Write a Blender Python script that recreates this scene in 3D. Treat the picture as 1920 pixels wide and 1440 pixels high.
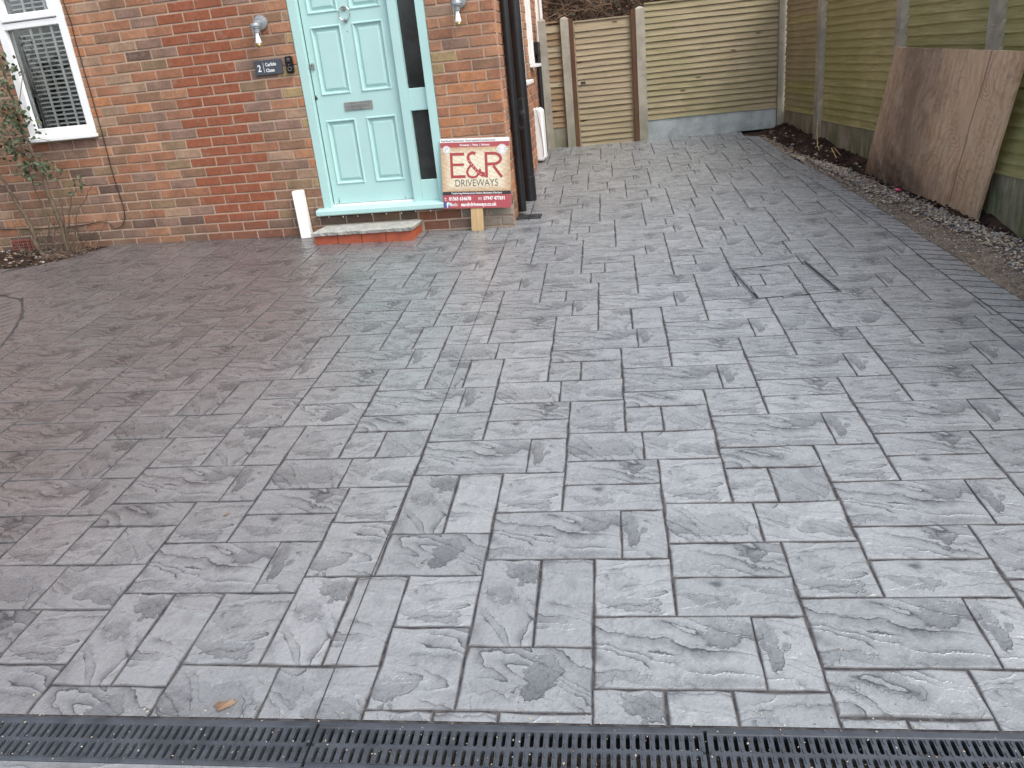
import bpy, bmesh, math, random
from mathutils import Vector, Matrix, noise
R_ = math.radians
sc = bpy.context.scene
for o in list(bpy.data.objects): bpy.data.objects.remove(o)

# ------------------------------------------------------------ camera, world, light, exposure
cam_d = bpy.data.cameras.new('camera'); cam = bpy.data.objects.new('camera', cam_d); sc.collection.objects.link(cam)
cam_d.sensor_width = 36; cam_d.lens = 28.154; cam_d.clip_start = .05; cam_d.clip_end = 500
rr = ((0.97802109, 0.18440294, -0.09731553), (-0.01930419, -0.38464185, -0.92286402), (-0.20761046, 0.90445907, -0.37262809))
M3 = Matrix((Vector(rr[0]), -Vector(rr[1]), -Vector(rr[2]))).transposed()
cam.matrix_world = Matrix.Translation((3.48563, -6.01898, 1.13913)) @ M3.to_4x4()
sc.camera = cam
SUN_EL, SUN_AZ = 52, 122          # azimuth clockwise from +Y
w = bpy.data.worlds.new("World"); sc.world = w; w.use_nodes = True
nt = w.node_tree; nt.nodes.clear()
sky = nt.nodes.new('ShaderNodeTexSky'); sky.sky_type = 'NISHITA'; sky.sun_disc = False
sky.sun_elevation = R_(SUN_EL); sky.sun_rotation = R_(SUN_AZ); sky.air_density = 1.0; sky.dust_density = 4.0
hs = nt.nodes.new('ShaderNodeHueSaturation'); hs.inputs['Saturation'].default_value = .55
bg = nt.nodes.new('ShaderNodeBackground'); bg.inputs[1].default_value = .15
wo = nt.nodes.new('ShaderNodeOutputWorld')
nt.links.new(sky.outputs[0], hs.inputs['Color']); nt.links.new(hs.outputs[0], bg.inputs[0]); nt.links.new(bg.outputs[0], wo.inputs[0])
sd = bpy.data.lights.new('sun', 'SUN'); so = bpy.data.objects.new('sun', sd); sc.collection.objects.link(so)
sd.energy = .65; sd.angle = R_(28); sd.color = (1, .98, .95)
az, el = R_(SUN_AZ), R_(SUN_EL)
so.rotation_euler = Vector((math.sin(az) * math.cos(el), math.cos(az) * math.cos(el), math.sin(el))).to_track_quat('Z', 'Y').to_euler()
sc.view_settings.view_transform = 'Standard'; sc.view_settings.look = 'None'
sc.view_settings.exposure = 1.12; sc.view_settings.gamma = 1; sc.view_settings.use_curve_mapping = False
sc.render.engine = 'CYCLES'; sc.cycles.use_denoising = True

rnd = random.Random(7)
C = sc.collection

# ------------------------------------------------------------ node helpers
class NG:
    def __init__(s, name):
        s.m = bpy.data.materials.new(name); s.m.use_nodes = True
        s.t = s.m.node_tree; s.t.nodes.clear()
        s.out = s.n('ShaderNodeOutputMaterial'); s.b = s.n('ShaderNodeBsdfPrincipled')
        s.l(s.b.outputs[0], s.out.inputs[0])
    def n(s, k, **kw):
        x = s.t.nodes.new(k)
        for a, v in kw.items(): setattr(x, a, v)
        return x
    def l(s, a, b): s.t.links.new(a, b)
    def set(s, inp, v):
        if hasattr(v, 'links') or isinstance(v, bpy.types.NodeSocket): s.l(v, inp)
        elif isinstance(v, (tuple, list)) and len(v) == 3 and inp.type == 'RGBA': inp.default_value = (*v, 1)
        else: inp.default_value = v
    def noise(s, vec, scale, detail=3, rough=.5, dist=0, col=False):
        x = s.n('ShaderNodeTexNoise'); s.l(vec, x.inputs['Vector'])
        x.inputs['Scale'].default_value = scale; x.inputs['Detail'].default_value = detail
        x.inputs['Roughness'].default_value = rough; x.inputs['Distortion'].default_value = dist
        return x.outputs['Color' if col else 'Fac']
    def math(s, op, a, b=0, c=None, clamp=False):
        x = s.n('ShaderNodeMath', operation=op, use_clamp=clamp)
        s.set(x.inputs[0], a); s.set(x.inputs[1], b)
        if c is not None: s.set(x.inputs[2], c)
        return x.outputs[0]
    def ramp(s, f, a, b, lo=0., hi=1.):
        x = s.n('ShaderNodeMapRange'); x.interpolation_type = 'SMOOTHSTEP'; s.set(x.inputs[0], f)
        x.inputs[1].default_value = a; x.inputs[2].default_value = b; x.inputs[3].default_value = lo; x.inputs[4].default_value = hi
        return x.outputs[0]
    def mix(s, f, a, b, mode='MIX'):
        x = s.n('ShaderNodeMix', data_type='RGBA', blend_type=mode); s.set(x.inputs[0], f)
        s.set(x.inputs[6], a); s.set(x.inputs[7], b); return x.outputs[2]
    def mapping(s, vec, scale=(1, 1, 1), rot=(0, 0, 0), loc=(0, 0, 0)):
        x = s.n('ShaderNodeMapping'); s.l(vec, x.inputs[0]); x.inputs['Scale'].default_value = scale
        x.inputs['Rotation'].default_value = rot; x.inputs['Location'].default_value = loc; return x.outputs[0]
    def pos(s): return s.n('ShaderNodeNewGeometry').outputs['Position']
    def uv(s): return s.n('ShaderNodeUVMap', uv_map='UVMap').outputs[0]
    def obj(s): return s.n('ShaderNodeTexCoord').outputs['Object']
    def attr(s, n): return s.n('ShaderNodeAttribute', attribute_name=n).outputs['Fac']
    def bump(s, h, dist, strength=1., prev=None):
        x = s.n('ShaderNodeBump'); s.set(x.inputs['Height'], h); x.inputs['Distance'].default_value = dist
        x.inputs['Strength'].default_value = strength
        if prev is not None: s.l(prev, x.inputs['Normal'])
        return x.outputs[0]
    def fin(s, col, rough=.8, normal=None, spec=.5, metal=0):
        s.set(s.b.inputs['Base Color'], col); s.set(s.b.inputs['Roughness'], rough)
        s.b.inputs['Specular IOR Level'].default_value = .5 if spec is None else spec; s.b.inputs['Metallic'].default_value = metal
        if normal is not None: s.l(normal, s.b.inputs['Normal'])
        return s.m

def plain(name, col, rough=.6, spec=.5, metal=0, var=.12, scale=9, bump=0.0):
    g = NG(name); p = g.pos(); n = g.noise(p, scale, 5, .6)
    c2 = tuple(x * (1 - var * 2) for x in col)
    c = g.mix(g.ramp(n, .35, .7), col, c2)
    nm = g.bump(g.noise(p, scale * 14, 3), bump) if bump else None
    return g.fin(c, rough, nm, spec, metal)

def brick_mat(name, col, mott=.36, rough_sand=0.0, weather=.5):
    g = NG(name); p = g.pos()
    n1 = g.noise(p, 7, 4, .6); n2 = g.noise(p, 60, 4, .7); n3 = g.noise(p, 2.0, 2)
    dark = tuple(x * .52 for x in col); lite = tuple(min(1, x * 1.3 + .02) for x in col)
    c = g.mix(g.ramp(n1, .35, .68, 0, mott * 2.2), col, dark)
    c = g.mix(g.ramp(g.noise(p, 24, 5, .75), .42, .62, 0, .45), c, dark)
    c = g.mix(g.ramp(n2, .5, .75, 0, .65), c, lite)
    c = g.mix(g.ramp(g.noise(p, 14, 5, .7), .52, .68, 0, .35), c, (.33, .24, .19))
    c = g.mix(g.ramp(n3, .5, .75, 0, .22 * weather), c, (.30, .25, .22))
    pit = g.ramp(g.noise(p, 190, 2, .5), .62, .72)
    c = g.mix(g.math('MULTIPLY', pit, .35), c, tuple(x * .35 for x in col))
    # rising damp stain near the ground: a dark tide line with a shape of its own
    sx = g.n('ShaderNodeSeparateXYZ'); g.l(p, sx.inputs[0])
    damp = g.ramp(g.math('ADD', sx.outputs[2], g.math('MULTIPLY', n1, -.25)), -.1, .12, .45, 0)
    c = g.mix(damp, c, (.10, .075, .06))
    h = g.math('ADD', g.math('MULTIPLY', n2, .7), g.math('MULTIPLY', pit, -.6))
    return g.fin(c, .88, g.bump(h, .004, .8), .25)

def mortar_mat():
    g = NG('mortar'); p = g.pos()
    c = g.mix(g.ramp(g.noise(p, 4, 4), .35, .65), (.47, .35, .265), (.36, .265, .20))
    c = g.mix(g.ramp(g.noise(p, 160, 3, .6), .45, .7, 0, .5), c, (.46, .36, .28))
    return g.fin(c, .95, g.bump(g.noise(p, 220, 3, .6), .002), .2)

def slate_mat():
    """imprinted concrete: split slate relief with dark release colour left in the low spots, sealed"""
    g = NG('imprinted_concrete'); u = g.uv(); P = g.pos()
    wn = g.noise(u, 4.5, 3, .55, col=True)
    wv = g.n('ShaderNodeVectorMath', operation='MULTIPLY_ADD'); g.l(wn, wv.inputs[0]); wv.inputs[1].default_value = (.11, .11, 0); g.l(u, wv.inputs[2])
    fn = g.noise(u, 38, 3, .6, col=True)
    wf = g.n('ShaderNodeVectorMath', operation='MULTIPLY_ADD'); g.l(fn, wf.inputs[0]); wf.inputs[1].default_value = (.026, .026, 0); g.l(wv.outputs[0], wf.inputs[2])
    sh = g.attr('strata')                                   # direction of the splitting differs stone by stone
    vr = g.n('ShaderNodeVectorRotate', rotation_type='Z_AXIS'); g.l(wf.outputs[0], vr.inputs['Vector']); g.l(g.math('MULTIPLY', sh, 1.0), vr.inputs['Angle'])
    m = g.mapping(vr.outputs[0], (1.5, 8.2, 1))
    h = g.noise(m, 1.15, 1.5, .45)
    s_ = g.math('MULTIPLY', h, 8.5)
    fr = g.math('FRACT', s_); fl = g.math('FLOOR', s_)
    msk = g.ramp(g.noise(u, 4.2, 2), .44, .62)
    dk = g.math('MULTIPLY', g.math('MULTIPLY', g.math('POWER', fr, 2.2), msk), .85)
    fine = g.noise(u, 110, 4, .65); fine2 = g.noise(u, 26, 5, .65)
    # chipped hollows of each stone of the stamp (centre u, v, half sizes, turn, strength)
    sw = g.noise(u, 12, 4, .65, col=True)
    we = g.n('ShaderNodeVectorMath', operation='MULTIPLY_ADD'); g.l(sw, we.inputs[0]); we.inputs[1].default_value = (.15, .15, 0); g.l(wf.outputs[0], we.inputs[2])
    off = Vector((.0375, .0375, 0)); blob = None
    for q_ in range(4):
        c_ = g.n('ShaderNodeAttribute', attribute_name='hollow_c%d' % q_).outputs['Vector']; z_ = g.n('ShaderNodeAttribute', attribute_name='hollow_s%d' % q_).outputs['Vector']
        sb_ = g.n('ShaderNodeVectorMath', operation='SUBTRACT'); g.l(we.outputs[0], sb_.inputs[0]); g.l(c_, sb_.inputs[1])
        sc3 = g.n('ShaderNodeSeparateXYZ'); g.l(c_, sc3.inputs[0]); ss3 = g.n('ShaderNodeSeparateXYZ'); g.l(z_, ss3.inputs[0])
        sd_ = g.n('ShaderNodeSeparateXYZ'); g.l(sb_.outputs[0], sd_.inputs[0])
        ex_ = g.math('DIVIDE', sd_.outputs[0], g.math('MAXIMUM', ss3.outputs[0], .001)); ey_ = g.math('DIVIDE', sd_.outputs[1], g.math('MAXIMUM', ss3.outputs[1], .001))
        # shear by the stored turn
        ex_ = g.math('ADD', ex_, g.math('MULTIPLY', ey_, sc3.outputs[2]))
        ln_ = g.math('SQRT', g.math('ADD', g.math('MULTIPLY', ex_, ex_), g.math('MULTIPLY', ey_, ey_)))
        e_ = g.math('MULTIPLY', g.ramp(ln_, .93, 1.0, 1, 0), g.math('MULTIPLY', ss3.outputs[2], g.ramp(ey_, -.9, 1.1, 1, .5)))
        o2_ = g.math('MULTIPLY', g.ramp(g.math('ABSOLUTE', g.math('SUBTRACT', ln_, .985)), 0, .07, 1, 0), g.math('MULTIPLY', ss3.outputs[2], g.ramp(ey_, -.6, .9, 1, .25)))
        rim = o2_ if q_ == 0 else g.math('MAXIMUM', rim, o2_)
        blob = e_ if blob is None else g.math('MAXIMUM', blob, e_)
    dk = g.math('MAXIMUM', dk, blob)
    mot = g.noise(wf.outputs[0], 8.5, 6, .72, .6)
    dk = g.math('ADD', dk, g.ramp(mot, .52, .62, 0, .22))
    dk = g.math('ADD', dk, g.ramp(fine2, .5, .72, 0, .30))
    dk = g.math('ADD', g.math('MULTIPLY', dk, .70), g.ramp(fine, .45, .72, 0, .18), clamp=True)
    big = g.noise(P, .8, 3, .5)
    sx = g.n('ShaderNodeSeparateXYZ'); g.l(P, sx.inputs[0])
    # brick wall and sky reflections painted into the colour: browner left, paler right
    side = g.ramp(g.math('ADD', sx.outputs[0], g.math('MULTIPLY', big, 1.4)), 1.2, 3.6)
    lite = g.mix(side, (.138, .127, .127), (.255, .272, .281))
    dark = g.mix(side, (.028, .024, .026), (.036, .040, .047))
    c = g.mix(dk, lite, dark)
    ol = g.math('MULTIPLY', g.ramp(g.math('ABSOLUTE', g.math('SUBTRACT', fr, .98)), 0, .07, 1, 0), g.ramp(msk, .1, .6))
    c = g.mix(g.math('MAXIMUM', g.math('MULTIPLY', ol, .75), g.math('MULTIPLY', rim, .7)), c, (.030, .030, .034))
    rv = g.attr('tone')
    c = g.mix(1.0, c, g.mix(rv, (.90, .90, .90), (1.09, 1.08, 1.08)), 'MULTIPLY')
    eg = g.attr('edge')
    c = g.mix(g.math('MULTIPLY', eg, .80), c, (.045, .044, .046))
    terr = g.math('ADD', fl, g.ramp(fr, .0, .22))
    ht = g.math('ADD', g.math('MULTIPLY', terr, -.16), g.math('MULTIPLY', blob, -.35))
    ht = g.math('ADD', ht, g.math('MULTIPLY', fine2, .5))
    n0 = g.bump(ht, .013, .8)
    n1 = g.bump(fine, .0030, .42, n0)
    ro = g.math('ADD', g.math('MULTIPLY', fine2, .18), g.math('ADD', .13, g.math('MULTIPLY', dk, .16)))
    g.l(g.math('MULTIPLY', g.math('SUBTRACT', .9, g.math('MULTIPLY', dk, .4)), g.math('SUBTRACT', 1, g.math('MULTIPLY', eg, .92))), g.b.inputs['Specular IOR Level'])
    ro = g.math('ADD', ro, g.math('MULTIPLY', eg, .5), clamp=True)
    return g.fin(c, ro, n1, None)

def joint_mat():
    g = NG('joint_concrete'); p = g.pos()
    c = g.mix(g.ramp(g.noise(p, 30, 4), .4, .65), (.040, .038, .041), (.080, .074, .073))
    return g.fin(c, .9, g.bump(g.noise(p, 90, 4), .004), .1)

def wood_mat(name, a, b, green=0., axis='X', gcol=(.15, .18, .055), knots=True):
    g = NG(name); u = g.uv(); p = g.pos()
    m = g.mapping(u, (1.6, 26, 1)); gr = g.noise(m, 2.2, 5, .6, .6)
    c = g.mix(g.ramp(gr, .3, .7), a, b)
    big = g.noise(g.mapping(p, (1, 1, 1.6)), 1.9, 4, .6)
    c = g.mix(g.ramp(big, .4, .62, 0, .45), c, tuple(x * .72 for x in a))
    if green:
        sx = g.n('ShaderNodeSeparateXYZ'); g.l(p, sx.inputs[0])
        lowz = g.ramp(sx.outputs[2], .2, 1.5, 1, .45)
        c = g.mix(g.math('MULTIPLY', g.math('MULTIPLY', g.ramp(g.noise(p, 1.5, 5, .65), .3, .62), lowz), green, clamp=True), c, gcol)
    if knots:
        v = g.n('ShaderNodeTexVoronoi'); v.inputs['Scale'].default_value = 1.; v.inputs['Randomness'].default_value = 1
        g.l(g.mapping(u, (3.6, 10.5, 1)), v.inputs['Vector'])
        kk = g.ramp(v.outputs['Distance'], .07, .17, 1, 0)
        vc = g.n('ShaderNodeSeparateColor'); g.l(v.outputs['Color'], vc.inputs[0])
        kk = g.math('MULTIPLY', kk, g.ramp(vc.outputs[0], .40, .42))
        c = g.mix(g.math('MULTIPLY', kk, .85), c, (.06, .035, .018))
    c = g.mix(g.ramp(g.noise(p, 70, 3, .6), .5, .8, 0, .35), c, tuple(x * .5 for x in a))
    return g.fin(c, .85, g.bump(gr, .003, .7), .2)

def concrete_mat(name, a, b, green=0., streak=False):
    g = NG(name); p = g.pos()
    c = g.mix(g.ramp(g.noise(p, 5, 6, .65), .35, .65), a, b)
    if green:
        sx = g.n('ShaderNodeSeparateXYZ'); g.l(p, sx.inputs[0])
        k = g.ramp(g.math('ADD', sx.outputs[2], g.math('MULTIPLY', g.noise(p, 4, 4), .6)), .3, .85, 1, .15)
        c = g.mix(g.math('MULTIPLY', k, g.math('MULTIPLY', g.ramp(g.noise(g.mapping(p, (9, 9, 1.5)), 1, 5, .7), .35, .65), green)), c, (.07, .095, .03))
    if streak:
        c = g.mix(g.ramp(g.noise(g.mapping(p, (3, 3, 1), rot=(0, .5, 0)), 3.2, 6, .75, 1.5), .56, .62, 0, .5), c, (.42, .46, .48))
    c = g.mix(g.ramp(g.noise(p, 140, 3, .6), .5, .75, 0, .35), c, tuple(x * .55 for x in a))
    return g.fin(c, .85, g.bump(g.noise(p, 120, 4, .65), .003), .3)

def ply_mat():
    g = NG('weathered_plywood'); u = g.uv()                    # uv: 0..1.69 along, 0..1 up
    wn = g.noise(u, 1.6, 3, .5, col=True)
    wv = g.n('ShaderNodeVectorMath', operation='MULTIPLY_ADD'); g.l(wn, wv.inputs[0]); wv.inputs[1].default_value = (.75, .5, 0); g.l(u, wv.inputs[2])
    ring = g.n('ShaderNodeTexWave', wave_type='BANDS', bands_direction='X'); g.l(g.mapping(wv.outputs[0], (1, .22, 1)), ring.inputs[0])
    ring.inputs['Scale'].default_value = 4.2; ring.inputs['Distortion'].default_value = 9; ring.inputs['Detail'].default_value = 3; ring.inputs['Detail Scale'].default_value = .8
    c = g.mix(g.math('MULTIPLY', g.ramp(ring.outputs['Fac'], .35, .95, 0, .6), g.ramp(g.noise(u, 1.3, 2), .35, .6, .25, 1)), (.60, .44, .30), (.43, .27, .16))
    sx = g.n('ShaderNodeSeparateXYZ'); g.l(u, sx.inputs[0])
    fib = g.noise(g.mapping(u, (55, 3, 1)), 1, 5, .65)
    c = g.mix(g.ramp(fib, .4, .75, 0, .55), c, (.13, .075, .05))
    st = g.noise(g.mapping(u, (2.8, 1.5, 1)), 1.7, 7, .72)
    pos = g.math('ADD', g.math('MULTIPLY', g.math('ABSOLUTE', g.math('SUBTRACT', sx.outputs[0], .45)), -1.25), g.math('MULTIPLY', st, 1.5))
    c = g.mix(g.ramp(pos, -.20, .75, 0, .80), c, (.125, .090, .065))
    for (cu_, cv_, ru, rv_) in ((1.12, .47, .16, .10), (1.36, .20, .10, .09), (1.47, .80, .13, .10), (.95, .22, .20, .08), (1.52, .52, .09, .07)):
        mp = g.n('ShaderNodeMapping', vector_type='TEXTURE'); g.l(wv.outputs[0], mp.inputs[0]); mp.inputs['Location'].default_value = (cu_ + .37, cv_ + .25, 0); mp.inputs['Scale'].default_value = (ru, rv_, 1)
        ln = g.n('ShaderNodeVectorMath', operation='LENGTH'); g.l(mp.outputs[0], ln.inputs[0])
        rg_ = g.math('MULTIPLY', g.ramp(g.math('SINE', g.math('MULTIPLY', ln.outputs['Value'], 22)), .1, .9, 0, .6), g.ramp(ln.outputs['Value'], .5, 1.5, 1, 0))
        c = g.mix(g.math('MULTIPLY', rg_, g.ramp(g.noise(u, 7, 3), .35, .6, .3, 1)), c, (.28, .155, .09))
    low = g.ramp(g.math('ADD', sx.outputs[1], g.math('MULTIPLY', g.noise(u, 6, 5, .7), -.6)), -.3, .05, .85, 0)
    c = g.mix(g.math('MULTIPLY', low, g.ramp(sx.outputs[0], .6, 1.4, 1, .25)), c, (.045, .028, .020))
    c = g.mix(g.ramp(g.noise(u, 5, 7, .75), .42, .75, 0, .55), c, (.50, .40, .32))
    c = g.mix(g.math('MULTIPLY', g.ramp(g.noise(u, 26, 6, .8), .5, .64, 0, .5), g.ramp(g.noise(u, 2.2, 3), .4, .6)), c, (.12, .085, .065))
    gp = g.ramp(g.math('ABSOLUTE', g.math('ADD', g.math('SUBTRACT', sx.outputs[0], 1.36), g.math('MULTIPLY', g.noise(u, 3, 4), .05))), .003, .012, 1, 0)
    c = g.mix(g.math('MULTIPLY', gp, .6), c, (.10, .075, .065))
    return g.fin(c, .75, g.bump(g.math('ADD', fib, ring.outputs['Fac']), .003, .6), .3)

def soil_mat():
    g = NG('soil'); p = g.pos()
    c = g.mix(g.ramp(g.noise(p, 6, 6, .7), .35, .65), (.022, .015, .012), (.070, .045, .033))
    c = g.mix(g.ramp(g.noise(p, 60, 4, .7), .55, .75, 0, .6), c, (.11, .075, .055))
    return g.fin(c, .95, g.bump(g.noise(p, 45, 6, .7), .03), .15)

def grit_mat():
    g = NG('sandy_grit'); p = g.pos()
    c = g.mix(g.ramp(g.noise(p, 5, 5, .7), .35, .65), (.25, .205, .155), (.15, .125, .10))
    c = g.mix(g.ramp(g.noise(p, 130, 4, .8), .5, .68, 0, .8), c, (.30, .25, .19))
    c = g.mix(g.ramp(g.noise(p, 75, 4, .8), .55, .68, 0, .8), c, (.035, .03, .028))
    return g.fin(c, .95, g.bump(g.noise(p, 110, 5, .7), .012), .2)

def stone_mat(name, a, b):
    g = NG(name); p = g.pos()
    c = g.mix(g.ramp(g.noise(p, 22, 4, .7), .35, .65), a, b)
    return g.fin(c, .8, g.bump(g.noise(p, 150, 4), .003), .3)

def glass_mat(name, fk=1.0, rough=.05):
    g = NG(name)
    g.t.nodes.remove(g.b)
    tr = g.n('ShaderNodeBsdfTransparent'); tr.inputs[0].default_value = (.97, .98, .98, 1)
    gl = g.n('ShaderNodeBsdfGlossy'); gl.inputs['Roughness'].default_value = rough; gl.inputs[0].default_value = (.9, .9, .9, 1)
    fz = g.n('ShaderNodeFresnel'); fz.inputs[0].default_value = 1.5
    mx = g.n('ShaderNodeMixShader'); g.l(g.math('MULTIPLY', fz.outputs[0], fk, clamp=True), mx.inputs[0]); g.l(tr.outputs[0], mx.inputs[1]); g.l(gl.outputs[0], mx.inputs[2])
    g.l(mx.outputs[0], g.out.inputs[0]); return g.m

def leaf_mat(name, a, b, rough=.5):
    g = NG(name); p = g.pos()
    c = g.mix(g.ramp(g.noise(p, 12, 3), .35, .65), a, b)
    return g.fin(c, rough, None, .4)

MAT = {}
def bm_(k, *a, **kw): MAT[k] = brick_mat(k, *a, **kw)
bm_('brick_orange', (.40, .205, .118)); bm_('brick_rust', (.335, .158, .092)); bm_('brick_brown', (.265, .152, .096))
bm_('brick_mauve', (.27, .170, .126)); bm_('brick_olive', (.27, .182, .108)); bm_('brick_dark', (.150, .096, .074), .35)
bm_('brick_pale', (.36, .238, .160)); bm_('brick_red', (.275, .094, .050), .14, weather=.2); bm_('brick_buff', (.37, .27, .14), .3)
bm_('brick_bright', (.43, .195, .096), .2); bm_('brick_limed', (.40, .35, .29), .4)
BK = ['brick_orange', 'brick_rust', 'brick_brown', 'brick_mauve', 'brick_olive', 'brick_dark', 'brick_pale', 'brick_red', 'brick_buff', 'brick_bright', 'brick_limed']
MAT['mortar'] = mortar_mat(); MAT['slate'] = slate_mat(); MAT['joint'] = joint_mat()
MAT['upvc'] = plain('white_upvc', (.78, .80, .80), .3, .5, var=.02)
MAT['white_paint'] = plain('white_paint', (.82, .82, .80), .5, var=.05)
MAT['duck'] = plain('duck_egg_paint', (.400, .610, .590), .34, .5, var=.025, scale=3, bump=.0008)
MAT['duck_dark'] = plain('duck_egg_shadow_gap', (.12, .19, .18), .6)
MAT['black_plastic'] = plain('black_plastic', (.012, .013, .016), .38, .5, var=.1)
MAT['black_gloss'] = plain('black_gloss', (.008, .008, .01), .12, .6)
MAT['lens'] = plain('camera_lens', (.05, .055, .07), .08, .8)
MAT['iron'] = plain('dark_iron', (.035, .036, .038), .45, .5, var=.2)
MAT['grate'] = plain('grate_grey_plastic', (.052, .060, .072), .40, .55, var=.22, scale=14, bump=.0006)
MAT['trench'] = plain('trench_black', (.006, .006, .007), .9)
MAT['silver'] = plain('galvanised_grey', (.33, .36, .38), .42, .5, .35, var=.15, scale=30)
MAT['chrome'] = plain('satin_chrome', (.55, .56, .57), .22, .5, .9, var=.1)
MAT['pewter'] = plain('brushed_nickel', (.42, .41, .39), .35, .5, .8, var=.15)
MAT['slate_sign'] = plain('slate_sign', (.062, .070, .088), .5, var=.1)
MAT['letter_white'] = plain('letter_white', (.85, .85, .85), .6, var=.01)
MAT['bulb'] = plain('bulb_holder_white', (.9, .89, .92), .4, var=.03)
MAT['brass'] = plain('bulb_filament_brass', (.45, .33, .14), .35, .5, .6)
MAT['glass'] = glass_mat('window_glass'); MAT['lamp_glass'] = glass_mat('lamp_glass', fk=.35)
MAT['obscure'] = plain('obscured_dark_glass', (.030, .034, .036), .16, .6, var=.45, scale=2.5)
MAT['room'] = plain('dark_room', (.03, .029, .032), .9)
MAT['room_fabric'] = plain('cushion_fabric', (.20, .19, .24), .9, var=.3)
MAT['blind'] = plain('shutter_louvre', (.92, .94, .90), .5, var=.06)
MAT['curtain'] = plain('net_curtain', (.42, .43, .43), .9, var=.3, scale=5)
MAT['sandstone'] = stone_mat('grey_sandstone', (.40, .39, .345), (.27, .275, .26))
MAT['quarry'] = plain('red_quarry_tile', (.36, .085, .040), .5, var=.1, bump=.001)
MAT['darkmortar'] = plain('dark_pointing', (.12, .07, .05), .9)
MAT['slat_back'] = wood_mat('fence_board_tan', (.37, .315, .21), (.235, .195, .125), .40)
MAT['slat_gate'] = wood_mat('gate_board_tan', (.37, .305, .21), (.25, .20, .14), .15)
MAT['slat_old'] = wood_mat('fence_board_brown', (.30, .21, .13), (.21, .14, .085), .15)
MAT['slat_side'] = wood_mat('fence_board_mossy', (.42, .375, .19), (.26, .23, .115), .6, knots=False)
MAT['slat_grey'] = wood_mat('fence_board_weathered', (.37, .315, .20), (.27, .22, .14), .6, knots=False)
MAT['brownpost'] = wood_mat('brown_stained_post', (.115, .052, .034), (.075, .036, .026), .15, knots=False)
MAT['stake'] = wood_mat('pale_stake', (.55, .40, .22), (.42, .28, .14), 0)
MAT['conc'] = concrete_mat('post_concrete', (.36, .335, .275), (.25, .235, .195), .45)
MAT['conc_blue'] = concrete_mat('gravel_board_blue_grey', (.37, .42, .425), (.24, .28, .29), 0, True)
MAT['conc_mossy'] = concrete_mat('gravel_board_mossy', (.31, .29, .23), (.20, .19, .145), .95)
MAT['ply'] = ply_mat(); MAT['soil'] = soil_mat(); MAT['grit'] = grit_mat()
MAT['st_a'] = stone_mat('gravel_buff', (.36, .30, .22), (.26, .22, .17)); MAT['st_b'] = stone_mat('gravel_grey', (.24, .24, .245), (.15, .155, .165))
MAT['st_c'] = stone_mat('gravel_pale', (.46, .42, .35), (.33, .30, .25)); MAT['st_d'] = stone_mat('gravel_brown', (.21, .14, .10), (.12, .085, .065))
MAT['bark'] = plain('rose_bark', (.115, .085, .055), .85, var=.25, scale=40, bump=.002)
MAT['twig'] = plain('bramble_twig', (.20, .13, .085), .9, var=.3, scale=3); MAT['twig2'] = plain('bramble_twig_dark', (.085, .06, .04), .9, var=.3)
MAT['leaf'] = leaf_mat('rose_leaf', (.050, .068, .034), (.095, .105, .055)); MAT['leaf2'] = leaf_mat('rose_leaf_dark', (.022, .045, .022), (.04, .07, .03))
MAT['leaf_dry'] = leaf_mat('dry_leaf', (.20, .128, .080), (.12, .075, .045), .7)
MAT['steel'] = plain('cover_frame_steel', (.30, .31, .33), .3, .5, .7, var=.25, scale=20)
MAT['sign_cream'] = None; MAT['sign_red'] = plain('sign_red', (.38, .075, .085), .35, var=.04); MAT['sign_logo'] = plain('sign_logo_red', (.36, .055, .055), .4, var=.03)
MAT['sign_black'] = plain('sign_black', (.03, .028, .03), .4, var=.03); MAT['sign_white'] = plain('sign_white', (.80, .79, .79), .35, var=.01); MAT['sign_blue'] = plain('sign_blue', (.05, .09, .30), .4, var=.02)
MAT['sign_grey'] = plain('sign_grey_text', (.035, .033, .033), .4, var=.02)
MAT['pink'] = plain('pink_plastic', (.75, .12, .28), .4)
MAT['airbrick'] = plain('terracotta', (.26, .065, .045), .8, var=.2)
MAT['cable'] = plain('cable_black', (.02, .014, .012), .6)
MAT['moss_leaf'] = leaf_mat('weed_leaf', (.16, .24, .05), (.08, .14, .03))
g = NG('sign_cream'); u = g.uv()
sx = g.n('ShaderNodeSeparateXYZ'); g.l(u, sx.inputs[0])
ex = g.math('ABSOLUTE', g.math('SUBTRACT', sx.outputs[0], .5)); ey = g.math('ABSOLUTE', g.math('SUBTRACT', sx.outputs[1], .5))
ee = g.math('ADD', g.math('MAXIMUM', ex, ey), g.math('MULTIPLY', g.noise(u, 9, 5, .7), .22))
c = g.mix(g.ramp(ee, .42, .66), (.70, .64, .49), (.45, .27, .14))
bw = g.n('ShaderNodeTexBrick'); g.l(g.mapping(u, (3.2, 3.2, 1), rot=(0, 0, .62)), bw.inputs[0]); bw.inputs['Scale'].default_value = 1; bw.inputs['Mortar Size'].default_value = .012
c = g.mix(g.math('MULTIPLY', bw.outputs['Fac'], .55), c, (.26, .20, .13))
c = g.mix(g.ramp(g.noise(u, 12, 6, .75, 1.5), .5, .7, 0, .35), c, (.52, .40, .25))
MAT['sign_cream'] = g.fin(c, .35)

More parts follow.
